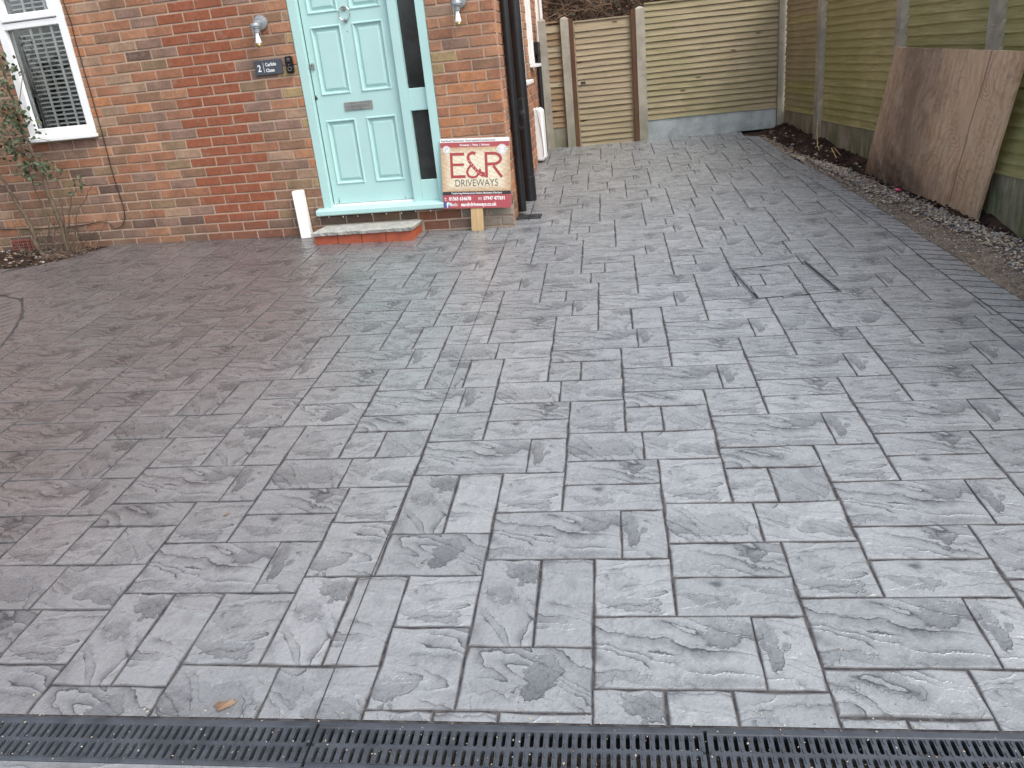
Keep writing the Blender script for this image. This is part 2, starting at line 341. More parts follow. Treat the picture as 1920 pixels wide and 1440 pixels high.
# ------------------------------------------------------------ mesh helpers
def link(o, parent=None):
    C.objects.link(o)
    if parent is not None: o.parent = parent
    return o
def meshdata(name, verts, faces, mats, fm=None, uvs=None, smooth=False, attrs=None):
    me = bpy.data.meshes.new(name); me.from_pydata([tuple(v) for v in verts], [], faces)
    for m in (mats if isinstance(mats, (list, tuple)) else [mats]): me.materials.append(MAT[m])
    if fm: me.polygons.foreach_set('material_index', fm)
    if smooth: me.polygons.foreach_set('use_smooth', [True] * len(me.polygons))
    if uvs is not None:
        ul = me.uv_layers.new(name='UVMap'); d = []
        for p in me.polygons:
            for vi in p.vertices: d.extend(uvs[vi])
        ul.data.foreach_set('uv', d)
    if attrs:
        for k, v in attrs.items():
            if k.startswith('hollow'): a = me.attributes.new(k, 'FLOAT_VECTOR', 'POINT'); a.data.foreach_set('vector', [x for t in v for x in t])
            else: a = me.attributes.new(k, 'FLOAT', 'POINT'); a.data.foreach_set('value', v)
    me.update(); return me
class MB:
    def __init__(s): s.v = []; s.f = []; s.m = []; s.uv = []
    def add(s, vs, fs, mi=0, uvs=None):
        o = len(s.v); s.v += [tuple(v) for v in vs]; s.uv += (uvs if uvs else [(0, 0)] * len(vs))
        s.f += [tuple(i + o for i in f) for f in fs]; s.m += [mi] * len(fs); return s
    def box(s, x0, x1, y0, y1, z0, z1, mi=0, M=None, ch=0):
        if ch:
            pts = []
            for z, k in ((z0, 0), (z0 + ch, 1), (z1 - ch, 1), (z1, 0)):
                i = 0 if k else ch
                pts += [(x0 + i, y0 + i, z), (x1 - i, y0 + i, z), (x1 - i, y1 - i, z), (x0 + i, y1 - i, z)]
            fs = [(3, 2, 1, 0), (12, 13, 14, 15)]
            for r in range(3):
                for k in range(4): a = r * 4 + k; b = r * 4 + (k + 1) % 4; fs.append((a, b, b + 4, a + 4))
        else:
            pts = [(x0, y0, z0), (x1, y0, z0), (x1, y1, z0), (x0, y1, z0), (x0, y0, z1), (x1, y0, z1), (x1, y1, z1), (x0, y1, z1)]
            fs = [(3, 2, 1, 0), (4, 5, 6, 7), (0, 1, 5, 4), (1, 2, 6, 5), (2, 3, 7, 6), (3, 0, 4, 7)]
        L = max(x1 - x0, y1 - y0, z1 - z0); ax = 0 if x1 - x0 == L else (1 if y1 - y0 == L else 2)
        uvs = []
        for p in pts:
            if ax == 0: uvs.append((p[0], p[2] + p[1]))
            elif ax == 1: uvs.append((p[1], p[2] + p[0]))
            else: uvs.append((p[2], p[0] + p[1]))
        if M is not None: pts = [M @ Vector(p) for p in pts]
        return s.add(pts, fs, mi, uvs)
    def tube(s, pts, r, n=8, mi=0, cap=True):
        pts = [Vector(p) for p in pts]; rs = r if isinstance(r, (list, tuple)) else [r] * len(pts)
        vs = []; fs = []; uvs = []; up = Vector((0.13, 0.21, 1)).normalized(); L = 0
        for i, p in enumerate(pts):
            d = (pts[min(i + 1, len(pts) - 1)] - pts[max(i - 1, 0)]).normalized()
            a = d.cross(up)
            if a.length < .05: a = d.cross(Vector((1, 0, 0)))
            a.normalize(); b = d.cross(a)
            if i: L += (p - pts[i - 1]).length
            for k in range(n):
                t = 2 * math.pi * k / n; vs.append(p + (a * math.cos(t) + b * math.sin(t)) * rs[i]); uvs.append((L, k / n * .2))
        for i in range(len(pts) - 1):
            for k in range(n): fs.append((i * n + k, i * n + (k + 1) % n, (i + 1) * n + (k + 1) % n, (i + 1) * n + k))
        if cap: fs += [tuple(range(n)), tuple(range((len(pts) - 1) * n, len(pts) * n))]
        return s.add(vs, fs, mi, uvs)
    def lathe(s, prof, c, axis='Z', n=20, mi=0):
        vs = []; fs = []
        for (r, h) in prof:
            for k in range(n):
                t = 2 * math.pi * k / n; a, b = r * math.cos(t), r * math.sin(t)
                vs.append((c[0] + a, c[1] + b, c[2] + h) if axis == 'Z' else (c[0] + a, c[1] + h, c[2] + b))
        for i in range(len(prof) - 1):
            for k in range(n): fs.append((i * n + k, i * n + (k + 1) % n, (i + 1) * n + (k + 1) % n, (i + 1) * n + k))
        fs += [tuple(range(n)), tuple(range((len(prof) - 1) * n, len(prof) * n))]
        return s.add(vs, fs, mi)
    def obj(s, name, mats, parent=None, smooth=False, loc=None):
        me = meshdata(name, s.v, s.f, mats, s.m, s.uv, smooth)
        o = bpy.data.objects.new(name, me); link(o, parent)
        if loc: o.location = loc
        return o
def tag(o, label=None, cat=None, group=None, kind=None):
    for k, v in (('label', label), ('category', cat), ('group', group), ('kind', kind)):
        if v: o[k] = v
    return o
def empty(name, loc, label, cat, group=None, rz=0):
    o = bpy.data.objects.new(name, None); o.empty_display_size = .1; link(o); o.location = loc; o.rotation_euler.z = rz
    return tag(o, label, cat, group)
def smooth_angle(o, deg=35):
    me = o.data; me.polygons.foreach_set('use_smooth', [True] * len(me.polygons))
    try: me.set_sharp_from_angle(angle=R_(deg))
    except Exception: pass
    return o

SX, SY = -.017294, .054868            # fall of the driveway
def gz(x, y): return SX * x + SY * y

# ------------------------------------------------------------ terrain
def sheet(name, poly, mat, dz, kind='structure'):
    mb = MB(); mb.add([(x, y, gz(x, y) + dz) for x, y in poly], [tuple(range(len(poly)))])
    return tag(mb.obj(name, mat), kind=kind)
sheet('ground', [(-40, -40), (40, -40), (40, 40), (-40, 40)], 'grit', -.075)

# driveway frame : local u (across), v (towards the fence), n
U = Vector((0.99672406, 0.07984893, -0.0128566)); V = Vector((-0.07901287, 0.99530076, 0.0559765)); N = U.cross(V)
O3 = Vector((2.6, -4.66, gz(2.6, -4.66)))
MD = Matrix((U, V, N)).transposed().to_4x4(); MD.translation = O3
def to_uv(x, y):
    d = Vector((x, y, gz(x, y))) - O3; return (d.dot(U), d.dot(V))
right_inner = [(5.12, -4.45), (5.05, -3.2), (4.977, -2.102), (4.917, -1.623), (4.866, -1.203), (4.817, -.607), (4.743, -.006), (4.666, .595), (4.558, 1.22), (4.456, 1.71), (4.353, 2.41), (4.215, 3.55)]
right_outer = [(5.36, -4.45), (5.27, -3.2), (5.155, -1.98), (5.085, -1.50), (5.03, -1.05), (4.97, -.60), (4.91, -.10), (4.825, .48), (4.735, 1.13), (4.62, 1.70), (4.50, 2.35), (4.37, 3.42)]
left_arc = [(-3.6, -1.20), (-1.7, -1.26), (-1.25, -1.29), (-.98, -1.39), (-.718, -1.70), (-.555, -1.966), (-.401, -2.263), (-.30, -2.62), (-.26, -3.1), (-.26, -4.95)]
bed_edge = [(-1.24, -.02), (-1.30, -.17), (-1.38, -.28), (-1.43, -.42), (-1.56, -.56), (-1.84, -.62), (-3.6, -.66)]
SIDE_K = .08
def side_x(y): return 2.25 - SIDE_K * y
fence_a, fence_b = Vector((2.01, 3.50)), Vector((4.66, 3.93))
def fence_y(x): return fence_a.y + (x - fence_a.x) * (fence_b.y - fence_a.y) / (fence_b.x - fence_a.x)
poly = [(2.9 - 3.25, -4.93), (5.12, -4.45)] + right_inner[1:] + [(4.2, fence_y(4.2) - .02), (1.96, fence_y(1.96) - .02), (2.25, 0.0), (2.25, -.012), (-1.24, -.012)] + bed_edge[1:] + left_arc[:-1]
puv = [to_uv(*p) for p in poly]
puv[0] = (puv[0][0], 0.005); puv[1] = (puv[1][0], 0.005); 
def inside(pt, P):
    x, y = pt; r = False; j = len(P) - 1
    for i in range(len(P)):
        if (P[i][1] > y) != (P[j][1] > y) and x < (P[j][0] - P[i][0]) * (y - P[i][1]) / (P[j][1] - P[i][1]) + P[i][0]: r = not r
        j = i
    return r
mb = MB(); mb.add([(a, b, -.0032) for a, b in puv], [tuple(range(len(puv)))])
drive = mb.obj('driveway', 'joint'); drive.matrix_world = MD; tag(drive, kind='structure')
# outer apron under borders, and the paving this side of the drain / left of the arc
fpv = [(-4.5, -3.2), (5, -3.2), (5, -.1285), (-4.5, -.1285)]
fp = MB(); fp.add([(a, b, -.002) for a, b in fpv] + [(a, b, -.06) for a, b in fpv], [(0, 1, 2, 3), (3, 2, 6, 7)], 0, fpv * 2); fp = fp.obj('footpath', 'slate'); fp.matrix_world = MD; tag(fp, kind='structure')

# ---- imprinted stones
W0, H0 = .558, .240
KIND = {  # name: (u0, u1, v0, v1, uvoffset, strata angle)
 'long': (0, .4176, -H0, 0, (0, 0), .30), 'short': (.4176, .558, -H0, 0, (0, 0), .30),
 'square': (.334, .558, -.477, -H0, (7, 3), -.15),
 'a1': (0, .334, -.394, -H0, (13, 5), .35), 'a2': (0, .334, -.547, -.394, (19, 2), -.1),
 'b1': (0, .334, -.365, -H0, (23, 9), .2), 'b2': (0, .148, -.547, -.365, (29, 4), 0.05), 'b3': (.148, .334, -.547, -.365, (31, 8), .7),
 'c1': (0, .175, -.547, -H0, (37, 3), .9), 'c2': (.175, .334, -.547, -H0, (41, 6), .15)}
 
KIND.update({'h1': (0, .287, -H0, -.037, (43, 2), .9), 'h2': (.287, .558, -H0, -.037, (47, 5), .5), 's1': (0, .224, -H0, .03, (53, 1), .1), 't1': (.224, .558, -H0, -.04, (57, 4), .6)})
VAR = {'A': ['a1', 'a2'], 'B': ['b1', 'b2', 'b3'], 'C': ['c1', 'c2']}
HOL = {'long': [(0.365, -0.075, 0.062, 0.032, 0.1, 0.9), (0.07, -0.2, 0.06, 0.018, -0.25, 0.5), (0.2, -0.215, 0.07, 0.014, -0.1, 0.45)], 'square': [(0.42, -0.42, 0.070, 0.024, 0.45, 0.6), (0.4, -0.34, 0.04, 0.03, 0.0, 0.3)], 'a1': [(0.225, -0.285, 0.034, 0.042, 0.2, 1.0), (0.07, -0.34, 0.05, 0.03, 0, 0.3)], 'a2': [(0.09, -0.5, 0.055, 0.026, 0.2, 0.45), (0.26, -0.45, 0.06, 0.014, 0, 0.5)], 'b1': [(0.1, -0.28, 0.09, 0.032, 0.1, 0.4), (0.27, -0.34, 0.05, 0.02, 0.3, 0.35)], 'b2': [(0.07, -0.45, 0.055, 0.009, 0, 0.6), (0.08, -0.5, 0.05, 0.01, 0, 0.5)], 'b3': [(0.25, -0.46, 0.06, 0.065, 0.1, 0.42)], 'c1': [(0.13, -0.3, 0.04, 0.03, 0.4, 0.85), (0.06, -0.38, 0.03, 0.022, 0.4, 0.5)], 'c2': [], 'h1': [(0.13, -0.14, 0.1, 0.06, 0.1, 0.55)], 'h2': [(0.5, -0.18, 0.07, 0.035, 0.35, 0.7), (0.36, -0.1, 0.03, 0.05, 0.3, 0.4)], 's1': [(0.05, -0.18, 0.05, 0.035, -0.1, 0.7), (0.1, -0.07, 0.03, 0.009, 0, 0.6), (0.17, -0.075, 0.022, 0.009, 0, 0.6)], 't1': [(0.42, -0.14, 0.042, 0.075, -0.35, 1.0), (0.31, -0.16, 0.05, 0.04, 0, 0.3)], 'short': [(0.448, -0.105, 0.024, 0.088, 0.12, 0.8), (0.365, -0.075, 0.062, 0.032, 0.1, 0.9)]}
def hollow_attrs(k, n):
    ou, ov = KIND[k][4]; A = {}
    for q in range(4):
        e = HOL[k][q] if q < len(HOL[k]) else None
        A['hollow_c%d' % q] = [(ou + e[0] + .143, ov + e[1] + .143, e[4]) if e else (0, 0, 0)] * n
        A['hollow_s%d' % q] = [(e[2] * 1.27, e[3] * 1.2, e[5] * .85) if e else (0, 0, 0)] * n
    return A
def rect_outline(x0, x1, y0, y1, n=4):
    pts = []
    for a, b in (((x0, y0), (x1, y0)), ((x1, y0), (x1, y1)), ((x1, y1), (x0, y1)), ((x0, y1), (x0, y0))):
        for k in range(n): t = k / n; pts.append((a[0] + (b[0] - a[0]) * t, a[1] + (b[1] - a[1]) * t))
    return pts
def tile_geo(x0, x1, y0, y1, uvo, seed=0, gap=.0020, jit=.0028, n=4):
    """(verts, faces, uv, edge) of one stone, origin at its corner (x0,y1)"""
    r = random.Random(seed); cx, cy = (x0 + x1) / 2, (y0 + y1) / 2
    base = rect_outline(x0 + gap, x1 - gap, y0 + gap, y1 - gap, n); v = []; uv = []; e = []
    rings = ((0, -.0036, 1.), (.0026, -.0012, .6), (.0066, 0, 0.))
    js = [(r.uniform(-jit, jit), r.uniform(-jit, jit)) for _ in base]
    for ins, z, ed in rings:
        for (px, py), (jx, jy) in zip(base, js):
            sx_ = 1 if px > cx + 1e-6 else -1; sy_ = 1 if py > cy + 1e-6 else -1
            onx = abs(px - (x0 + gap)) < 1e-6 or abs(px - (x1 - gap)) < 1e-6; ony = abs(py - (y0 + gap)) < 1e-6 or abs(py - (y1 - gap)) < 1e-6
            q = (px + jx * (1.3 if ins else .5) - (sx_ * ins if onx else 0), py + jy * (1.3 if ins else .5) - (sy_ * ins if ony else 0))
            v.append((q[0] - x0, q[1] - y1, z)); uv.append((q[0] + uvo[0], q[1] + uvo[1])); e.append(ed)
    m = len(base); f = []
    for k in range(2):
        for i in range(m): j = (i + 1) % m; f.append((k * m + i, k * m + j, (k + 1) * m + j, (k + 1) * m + i))
    f.append(tuple(range(2 * m, 3 * m)))
    return v, f, uv, e
TG = {k: tile_geo(*v[:4], v[4], seed=i) for i, (k, v) in enumerate(KIND.items())}
TME = {}
def tile_mesh(k, tone):
    key = (k, tone)
    if key not in TME:
        v, f, uv, e = TG[k]; st = KIND[k][5]
        TME[key] = meshdata('tile', v, f, 'slate', uvs=uv, attrs=dict({'edge': e, 'tone': [tone] * len(v), 'strata': [st] * len(v)}, **hollow_attrs(k, len(v))))
    return TME[key]
def vfix(v):
    q = .019 * (min(v, 4.6) - 2.1) ** 2 - .029 if v < 4.6 else .019 * 2.5 ** 2 - .029 + (v - 4.6) * .09
    return v - q
FIXED = {(0, 0): 'MC', (-1, 1): 'MC', (-2, 2): 'MC', (-3, 1): 'MC', (-2, 5): 'MC', (1, 0): 'MB', (0, 2): 'MB', (-3, 7): 'MB', (1, 1): 'MA', (0, 3): 'MA', (1, 2): 'MA', (-4, 4): 'MA',
 (0, 1): 'HA', (-1, 2): 'HA', (-3, 2): 'HA', (-2, 3): 'HA', (-5, 3): 'HC', (-1, 0): 'SC', (-2, 1): 'SC', (-3, 0): 'SA', (-1, 3): 'MB', (-4, 2): 'MB', (-4, 3): 'SC', (-3, 3): 'MB', (-2, 0): 'HA', (2, 0): 'MA', (2, 1): 'HB', (2, 2): 'MC', (-5, 2): 'MA', (-4, 1): 'HA'}
fr_ = random.Random(40)
def ctype(i, j):
    if (i, j) not in FIXED: FIXED[(i, j)] = fr_.choices('MHS', [5, 2.6, 2])[0] + fr_.choices('ABC', [4, 3, 3.5])[0]
    return FIXED[(i, j)]
TL_ = {'M': 0, 'H': -.037, 'S': .03}; TR_ = {'M': 0, 'H': -.037, 'S': -.04}
place = []
def put(k, tu, tv, top, bot):
    K = KIND[k]; t2, b2 = vfix(tv + top), vfix(tv + bot); place.append((k, tu + K[0], t2, K[1] - K[0], t2 - b2, (t2 - b2) / (K[3] - K[2])))
for j in range(-6, 26):
    for i in range(-26, 12):
        tu = .6683 + i * .5581 + j * .2237; tv = .3979 + i * .0695 + j * .5469
        P_, V_ = ctype(i, j)
        for k in {'M': ('long', 'short'), 'H': ('h1', 'h2'), 'S': ('s1', 't1')}[P_]: put(k, tu, tv, KIND[k][3], KIND[k][2])
        put('square', tu, tv, -H0, -.477 + TL_[ctype(i + 1, j - 1)[0]])
        e = TR_[ctype(i, j - 1)[0]]; q = (.307 - e) / .307
        for k in VAR[V_]: K = KIND[k]; put(k, tu, tv, -H0 + (K[3] + H0) * q, -H0 + (K[2] + H0) * q)
segs = [(puv[i], puv[(i + 1) % len(puv)]) for i in range(len(puv))]
def seg_hits(r):
    x0, x1, y0, y1 = r; out = []
    for a, b in segs:
        # Liang-Barsky
        dx, dy = b[0] - a[0], b[1] - a[1]; t0, t1 = 0., 1.; ok = True
        for p_, q_ in ((-dx, a[0] - x0), (dx, x1 - a[0]), (-dy, a[1] - y0), (dy, y1 - a[1])):
            if abs(p_) < 1e-12:
                if q_ < 0: ok = False
            else:
                t = q_ / p_
                if p_ < 0: t0 = max(t0, t)
                else: t1 = min(t1, t)
        if ok and t0 < t1: out.append((a, b))
    return out
_c = [to_uv(*p) for p in ((4.2, fence_y(4.2) - .02), (1.96, fence_y(1.96) - .02), (2.25, 0.0), (2.25, -.012), (-1.24, -.012))]; nocut = [(_c[i], _c[i + 1]) for i in range(4)]
cuv = to_uv(3.4856, -6.019); whole = []; cut = []
area = sum(puv[i - 1][0] * puv[i][1] - puv[i][0] * puv[i - 1][1] for i in range(len(puv)))
for t in place:
    k, a, top, ww, hh, sv = t; r = (a, a + ww, top - hh, top); h = seg_hits(r)
    hh_ = h; h = [q for q in h if q not in nocut]
    if hh_ and not h: whole.append(t); continue
    if h: cut.append((t, h))
    elif inside((a + ww / 2, top - hh / 2), puv): whole.append(t)
def in_view(a, top):
    p = MD @ Vector((a, top, 0)); q = M3.transposed() @ (p - Vector((3.48563, -6.01898, 1.13913)))
    return q.z < 0 and abs(q.x / -q.z) < .70 and abs(q.y / -q.z) < .54
whole.sort(key=lambda t: (0 if in_view(t[1] + t[3] / 2, t[2] - t[4] / 2) else 50) + math.hypot(t[1] - cuv[0], t[2] - cuv[1]) - 1.5 * t[3])
NCUT = 60
cutobjs = []
def cut_tile(t, hits):
    k, a, top, ww, hh, sv = t; v, f, uv, e = TG[k]
    bm = bmesh.new(); l_uv = bm.loops.layers.uv.new('UVMap'); le = bm.verts.layers.float.new('edge'); lt = bm.verts.layers.float.new('tone'); ls = bm.verts.layers.float.new('strata')
    tone = rnd.random(); vs = []
    for p, ed in zip(v, e):
        x = bm.verts.new((p[0], p[1] * sv, p[2])); x[le] = ed; x[lt] = tone; x[ls] = KIND[k][5]; vs.append(x)
    for ff in f:
        fc = bm.faces.new([vs[q] for q in ff])
        for lp, q in zip(fc.loops, ff): lp[l_uv].uv = uv[q]
    for A, B in hits[:3]:
        A2 = Vector((A[0] - a, A[1] - top, 0)); d = Vector((B[0] - A[0], B[1] - A[1], 0)).normalized()
        n_ = Vector((d.y, -d.x, 0)) * (1 if area > 0 else -1)      # outward normal
        geo = bm.verts[:] + bm.edges[:] + bm.faces[:]
        if not bm.faces: break
        bmesh.ops.bisect_plane(bm, geom=geo, plane_co=A2 - n_ * .004, plane_no=n_, clear_outer=True)
    if len(bm.faces) < 2: bm.free(); return None
    ar = sum(x.calc_area() for x in bm.faces)
    if ar < .0006: bm.free(); return None
    me = bpy.data.meshes.new('tile'); bm.to_mesh(me); bm.free(); me.materials.append(MAT['slate'])
    for kk_, vv_ in hollow_attrs(k, len(me.vertices)).items(): me.attributes.new(kk_, 'FLOAT_VECTOR', 'POINT').data.foreach_set('vector', [x for t in vv_ for x in t])
    return me
nt_ = 0; rest = []
TONES = [.1, .35, .5, .65, .95]
for t in whole:
    k, a, top, ww, hh, sv = t
    if nt_ < 300 - NCUT:
        o = bpy.data.objects.new('tile', tile_mesh(k, rnd.choice(TONES))); link(o, drive); o.location = (a, top, rnd.uniform(-.0006, .0006)); o.scale = (1, sv, 1); nt_ += 1
    else: rest.append((t, None))
cut.sort(key=lambda c: (0 if in_view(c[0][1] + c[0][3] / 2, c[0][2] - c[0][4] / 2) else 50) + math.hypot(c[0][1] - cuv[0], c[0][2] - cuv[1]))
joined = MB(); JA = {'edge': [], 'tone': [], 'strata': []}; JA.update({'hollow_%s%d' % (a_, q): [] for a_ in 'cs' for q in range(4)}); nc = 0
def join_geo(v, f, uv, e, tone, st, off, sv=1., kind_='long'):
    for kk_, vv_ in hollow_attrs(kind_, len(v)).items(): JA[kk_] += vv_
    joined.add([(p[0] + off[0], p[1] * sv + off[1], p[2] + off[2]) for p in v], f, 0, uv)
    JA['edge'] += e; JA['tone'] += [tone] * len(v); JA['strata'] += [st] * len(v)
for t, h in cut:
    me = cut_tile(t, h)
    if not me:
        if inside((t[1] + t[3] / 2, t[2] - t[4] / 2), puv): me = tile_mesh(t[0], .5).copy()
        else: continue
    if nc < NCUT:
        o = bpy.data.objects.new('tile', me); link(o, drive); o.location = (t[1], t[2], 0); nc += 1
    else:
        vs = [tuple(x.co) for x in me.vertices]; uvv = [(0, 0)] * len(vs); ul = me.uv_layers[0]
        for p in me.polygons:
            for li, vi in zip(p.loop_indices, p.vertices): uvv[vi] = tuple(ul.data[li].uv)
        at = me.attributes
        join_geo(vs, [tuple(p.vertices) for p in me.polygons], uvv, [d.value for d in at['edge'].data], at['tone'].data[0].value, at['strata'].data[0].value, (t[1], t[2], 0), 1., t[0])
        bpy.data.meshes.remove(me)
for t, _ in rest:
    k, a, top, ww, hh, sv = t; v, f, uv, e = TG[k]
    join_geo(v, f, uv, e, rnd.random(), KIND[k][5], (a, top, 0), sv, k)
o = bpy.data.objects.new('tiles', meshdata('tiles', joined.v, joined.f, 'slate', None, joined.uv, attrs=JA)); link(o, drive); o['kind'] = 'stuff'

# ---- border courses of small setts (right curve and left arc)
def polyline_pt(P, s):
    for i in range(len(P) - 1):
        a, b = Vector(P[i]), Vector(P[i + 1]); L = (b - a).length
        if s <= L or i == len(P) - 2: return a + (b - a) * (s / L)
        s -= L
def polylen(P): return sum((Vector(P[i + 1]) - Vector(P[i])).length for i in range(len(P) - 1))
def quad_stone(q, seed, uvo, nn=3):
    """stone filling a world xy quad (4 corners ccw)"""
    r = random.Random(seed); c = sum((Vector(p) for p in q), Vector((0, 0))) / 4; v = []; uv = []; e = []
    base = []
    for i in range(4):
        a, b = Vector(q[i]), Vector(q[(i + 1) % 4])
        for k in range(nn): base.append(a.lerp(b, k / nn))
    js = [Vector((r.uniform(-.0018, .0018), r.uniform(-.0018, .0018))) for _ in base]
    for ins, z, ed in ((.0042, -.0036, 1.), (.0075, -.0012, .8), (.013, 0, 0.)):
        for p, jj in zip(base, js):
            d = c - p; d2 = Vector((math.copysign(min(abs(d.x), ins), d.x), math.copysign(min(abs(d.y), ins), d.y)))
            x = p + d2 + jj; v.append((x.x, x.y, gz(x.x, x.y) + z)); uv.append((x.x + uvo[0], x.y + uvo[1])); e.append(ed)
    m = len(base); f = []
    for k in range(2):
        for i in range(m): j = (i + 1) % m; f.append((k * m + i, k * m + j, (k + 1) * m + j, (k + 1) * m + i))
    f.append(tuple(range(2 * m, 3 * m)))
    return v, f, uv, e
def border(name, inner, outer, pitch, label=None):
    mb = MB(); n = len(inner)
    mb.add([(x, y, gz(x, y) - .0032) for x, y in inner + outer[::-1]], [(i, i + 1, 2 * n - 2 - i, 2 * n - 1 - i) for i in range(n - 1)])
    bo = tag(mb.obj(name, 'joint'), kind='structure')
    cnt = int(polylen(inner) / pitch); Li, Lo = polylen(inner), polylen(outer)
    for k in range(cnt):
        a0, a1 = k / cnt, (k + 1) / cnt
        q = [polyline_pt(inner, a0 * Li), polyline_pt(outer, a0 * Lo), polyline_pt(outer, a1 * Lo), polyline_pt(inner, a1 * Li)]
        v, f, uv, e = quad_stone(q, k, (51 + k * .37, 3))
        tone = .25 + .4 * rnd.random(); me = meshdata('sett', v, f, 'slate', uvs=uv, attrs={'edge': e, 'tone': [tone] * len(v), 'strata': [1.2] * len(v)})
        link(bpy.data.objects.new('sett', me), bo)
    return bo
border('border_course', right_inner, right_outer, .098)
arc_in = left_arc[1:]; arc_out = [(-1.75, -1.46), (-1.32, -1.49), (-1.12, -1.55), (-.90, -1.82), (-.74, -2.07), (-.60, -2.35), (-.51, -2.68), (-.47, -3.12), (-.47, -4.95)]
border('border_course', arc_in, arc_out, .098)
# plain imprinted slab left of the arc, a sheet of small setts rows
sb = MB(); sb.add([(x, y, gz(x, y) - .006) for x, y in arc_out + [(-4, -4.95), (-4, -1.46)]], [tuple(range(len(arc_out) + 2))])
path = tag(sb.obj('path', 'joint'), kind='structure')
k = 0
for yy in range(26):
    y0 = -1.48 - yy * .13
    for xx in range(14):
        x1 = -1.35 - xx * .2 + (.1 if yy % 2 else 0) + max(0, min(.75, (-1.6 - y0) * .75)); x0 = x1 - .2
        if x0 < -3.9: continue
        v, f, uv, e = quad_stone([(x0, y0 - .13), (x1, y0 - .13), (x1, y0), (x0, y0)], 900 + k, (61 + k * .31, 7), 2); k += 1
        me = meshdata('sett', v, f, 'slate', uvs=uv, attrs={'edge': e, 'tone': [.5 * rnd.random()] * len(v), 'strata': [.2] * len(v)})
        if k < 290: link(bpy.data.objects.new('sett', me), path)

# sawn control joint (dark narrow cut running up the drive)
cj = [(2.235, -.098), (2.378, -1.815), (2.47, -2.95), (2.548, -4.122), (2.592, -4.655)]
mb = MB(); n = len(cj)
mb.add([(x - .0019, y, gz(x, y) + .0012) for x, y in cj] + [(x + .0019, y, gz(x, y) + .0012) for x, y in cj], [(i, i + n, i + n + 1, i + 1) for i in range(n - 1)])
o = mb.obj('control_joint', 'joint', None); o['kind'] = 'structure'

# ---- drain channel
def stadium(cx, cy, hw, hl, n=4):
    pts = []
    for s in (1, -1):
        for k in range(n + 1):
            t = math.pi * k / n; pts.append((cx + s * hw * math.cos(t), cy + s * (hl - hw) + s * hw * math.sin(t)))
    return pts
def grate_mesh(L):
    mb = MB(); P = .0219; n = int(L / P); x_off = (L - n * P) / 2; Wd = .124; T = .012
    rows = ((-.0088, -.0505), (-.1115 + .0455, -.1115))        # two rows of slots (v from the top edge down)
    rows = ((-.013, -.058), (-.066, -.111))
    mb.box(0, L, -.013, 0, -.02, 0, ch=.002); mb.box(0, L, -Wd, -.111, -.02, 0, ch=.002); mb.box(0, L, -.066, -.058, -.012, -.0008)
    mb.box(0, x_off, -.111, -.013, -.012, -.0008); mb.box(L - x_off, L, -.111, -.013, -.012, -.0008)
    for ri, (v1, v0) in enumerate(rows):
        for k in range(n):
            cx = x_off + (k + .5) * P; cy = (v0 + v1) / 2; hw, hl = .0048, (v1 - v0) / 2 - .0015
            st = stadium(cx, cy, hw, hl); m = len(st); z = -.0012
            # outer rectangle ring matched point by point
            ring = []
            for i, (a, b) in enumerate(st):
                if i in (0, 2 * 4 + 1): rx = cx + (P / 2 if i == 0 else -P / 2); ry = b
                dx, dy = a - cx, b - cy
                if i in (0, m // 2 - 1) or i in (m // 2, m - 1): ring.append((cx + math.copysign(P / 2, dx), b))
                elif i % (m // 2) == 1 or i % (m // 2) == m // 2 - 2: ring.append((cx + math.copysign(P / 2, dx), cy + math.copysign((v1 - v0) / 2, dy)))
                else: ring.append((cx, cy + math.copysign((v1 - v0) / 2, dy)))
            vs = [(a, b, z) for a, b in ring] + [(a, b, z) for a, b in st] + [(a, b, z - T) for a, b in st]
            fs = [(i, (i + 1) % m, m + (i + 1) % m, m + i) for i in range(m)] + [(m + i, m + (i + 1) % m, 2 * m + (i + 1) % m, 2 * m + i) for i in range(m)]
            mb.add(vs, fs)
            # raised oval between slots
            ox = cx + P / 2; oy = v1 - .014 if ri == 0 else v1 - .006
            for oy, hh in ((v1 - .010, .0085), (v0 + .006, .0075)):
                so_ = stadium(ox, oy, .0028, hh, 3); so2 = stadium(ox, oy, .0019, hh - .0009, 3); mm = len(so_)
                mb.add([(a, b, z) for a, b in so_] + [(a, b, z + .0026) for a, b in so2], [(i, (i + 1) % mm, mm + (i + 1) % mm, mm + i) for i in range(mm)] + [tuple(range(mm, 2 * mm))])
    return meshdata('grating', mb.v, mb.f, 'grate')
GL = .918; gme = grate_mesh(GL - .007)
tme = MB(); 
tme.box(0, GL, -.128, -.122, -.09, -.004, 0).box(0, GL, -.001, .006, -.09, -.003, 0).box(0, GL, -.126, .002, -.095, -.088, 1)
tmesh = meshdata('channel', tme.v, tme.f, ['grate', 'trench'], tme.m)
# measured joints of the channel along u
ju = to_uv(2.606, -4.669)[0]
where = ['black slotted drain grate, second section from the left edge of the photo', 'black slotted drain grate in the middle between the two visible joints', 'black slotted drain grate at the bottom right corner of the photo']
labs = ['slotted grey drain grate just beyond the left end of the visible run', 'slotted grey drain grate at the bottom left below the dry leaf', 'slotted grey drain grate in the middle, with a joint at each end', 'slotted grey drain grate at the bottom right of the drive', 'slotted grey drain grate beyond the right end of the visible run']
for n_, k in enumerate((-2, -1, 0, 1, 2)):
    ch = empty('drain_section', (0, 0, 0), labs[n_], 'drain grate', 'drain channel grates across the drive')
    ch.matrix_world = MD @ Matrix.Translation((ju + k * GL, -.002, .0005 if k % 2 else 0))
    link(bpy.data.objects.new('channel', tmesh), ch)
    o = bpy.data.objects.new('grating', gme); link(o, ch); o.location = (.0035, -.001, 0)

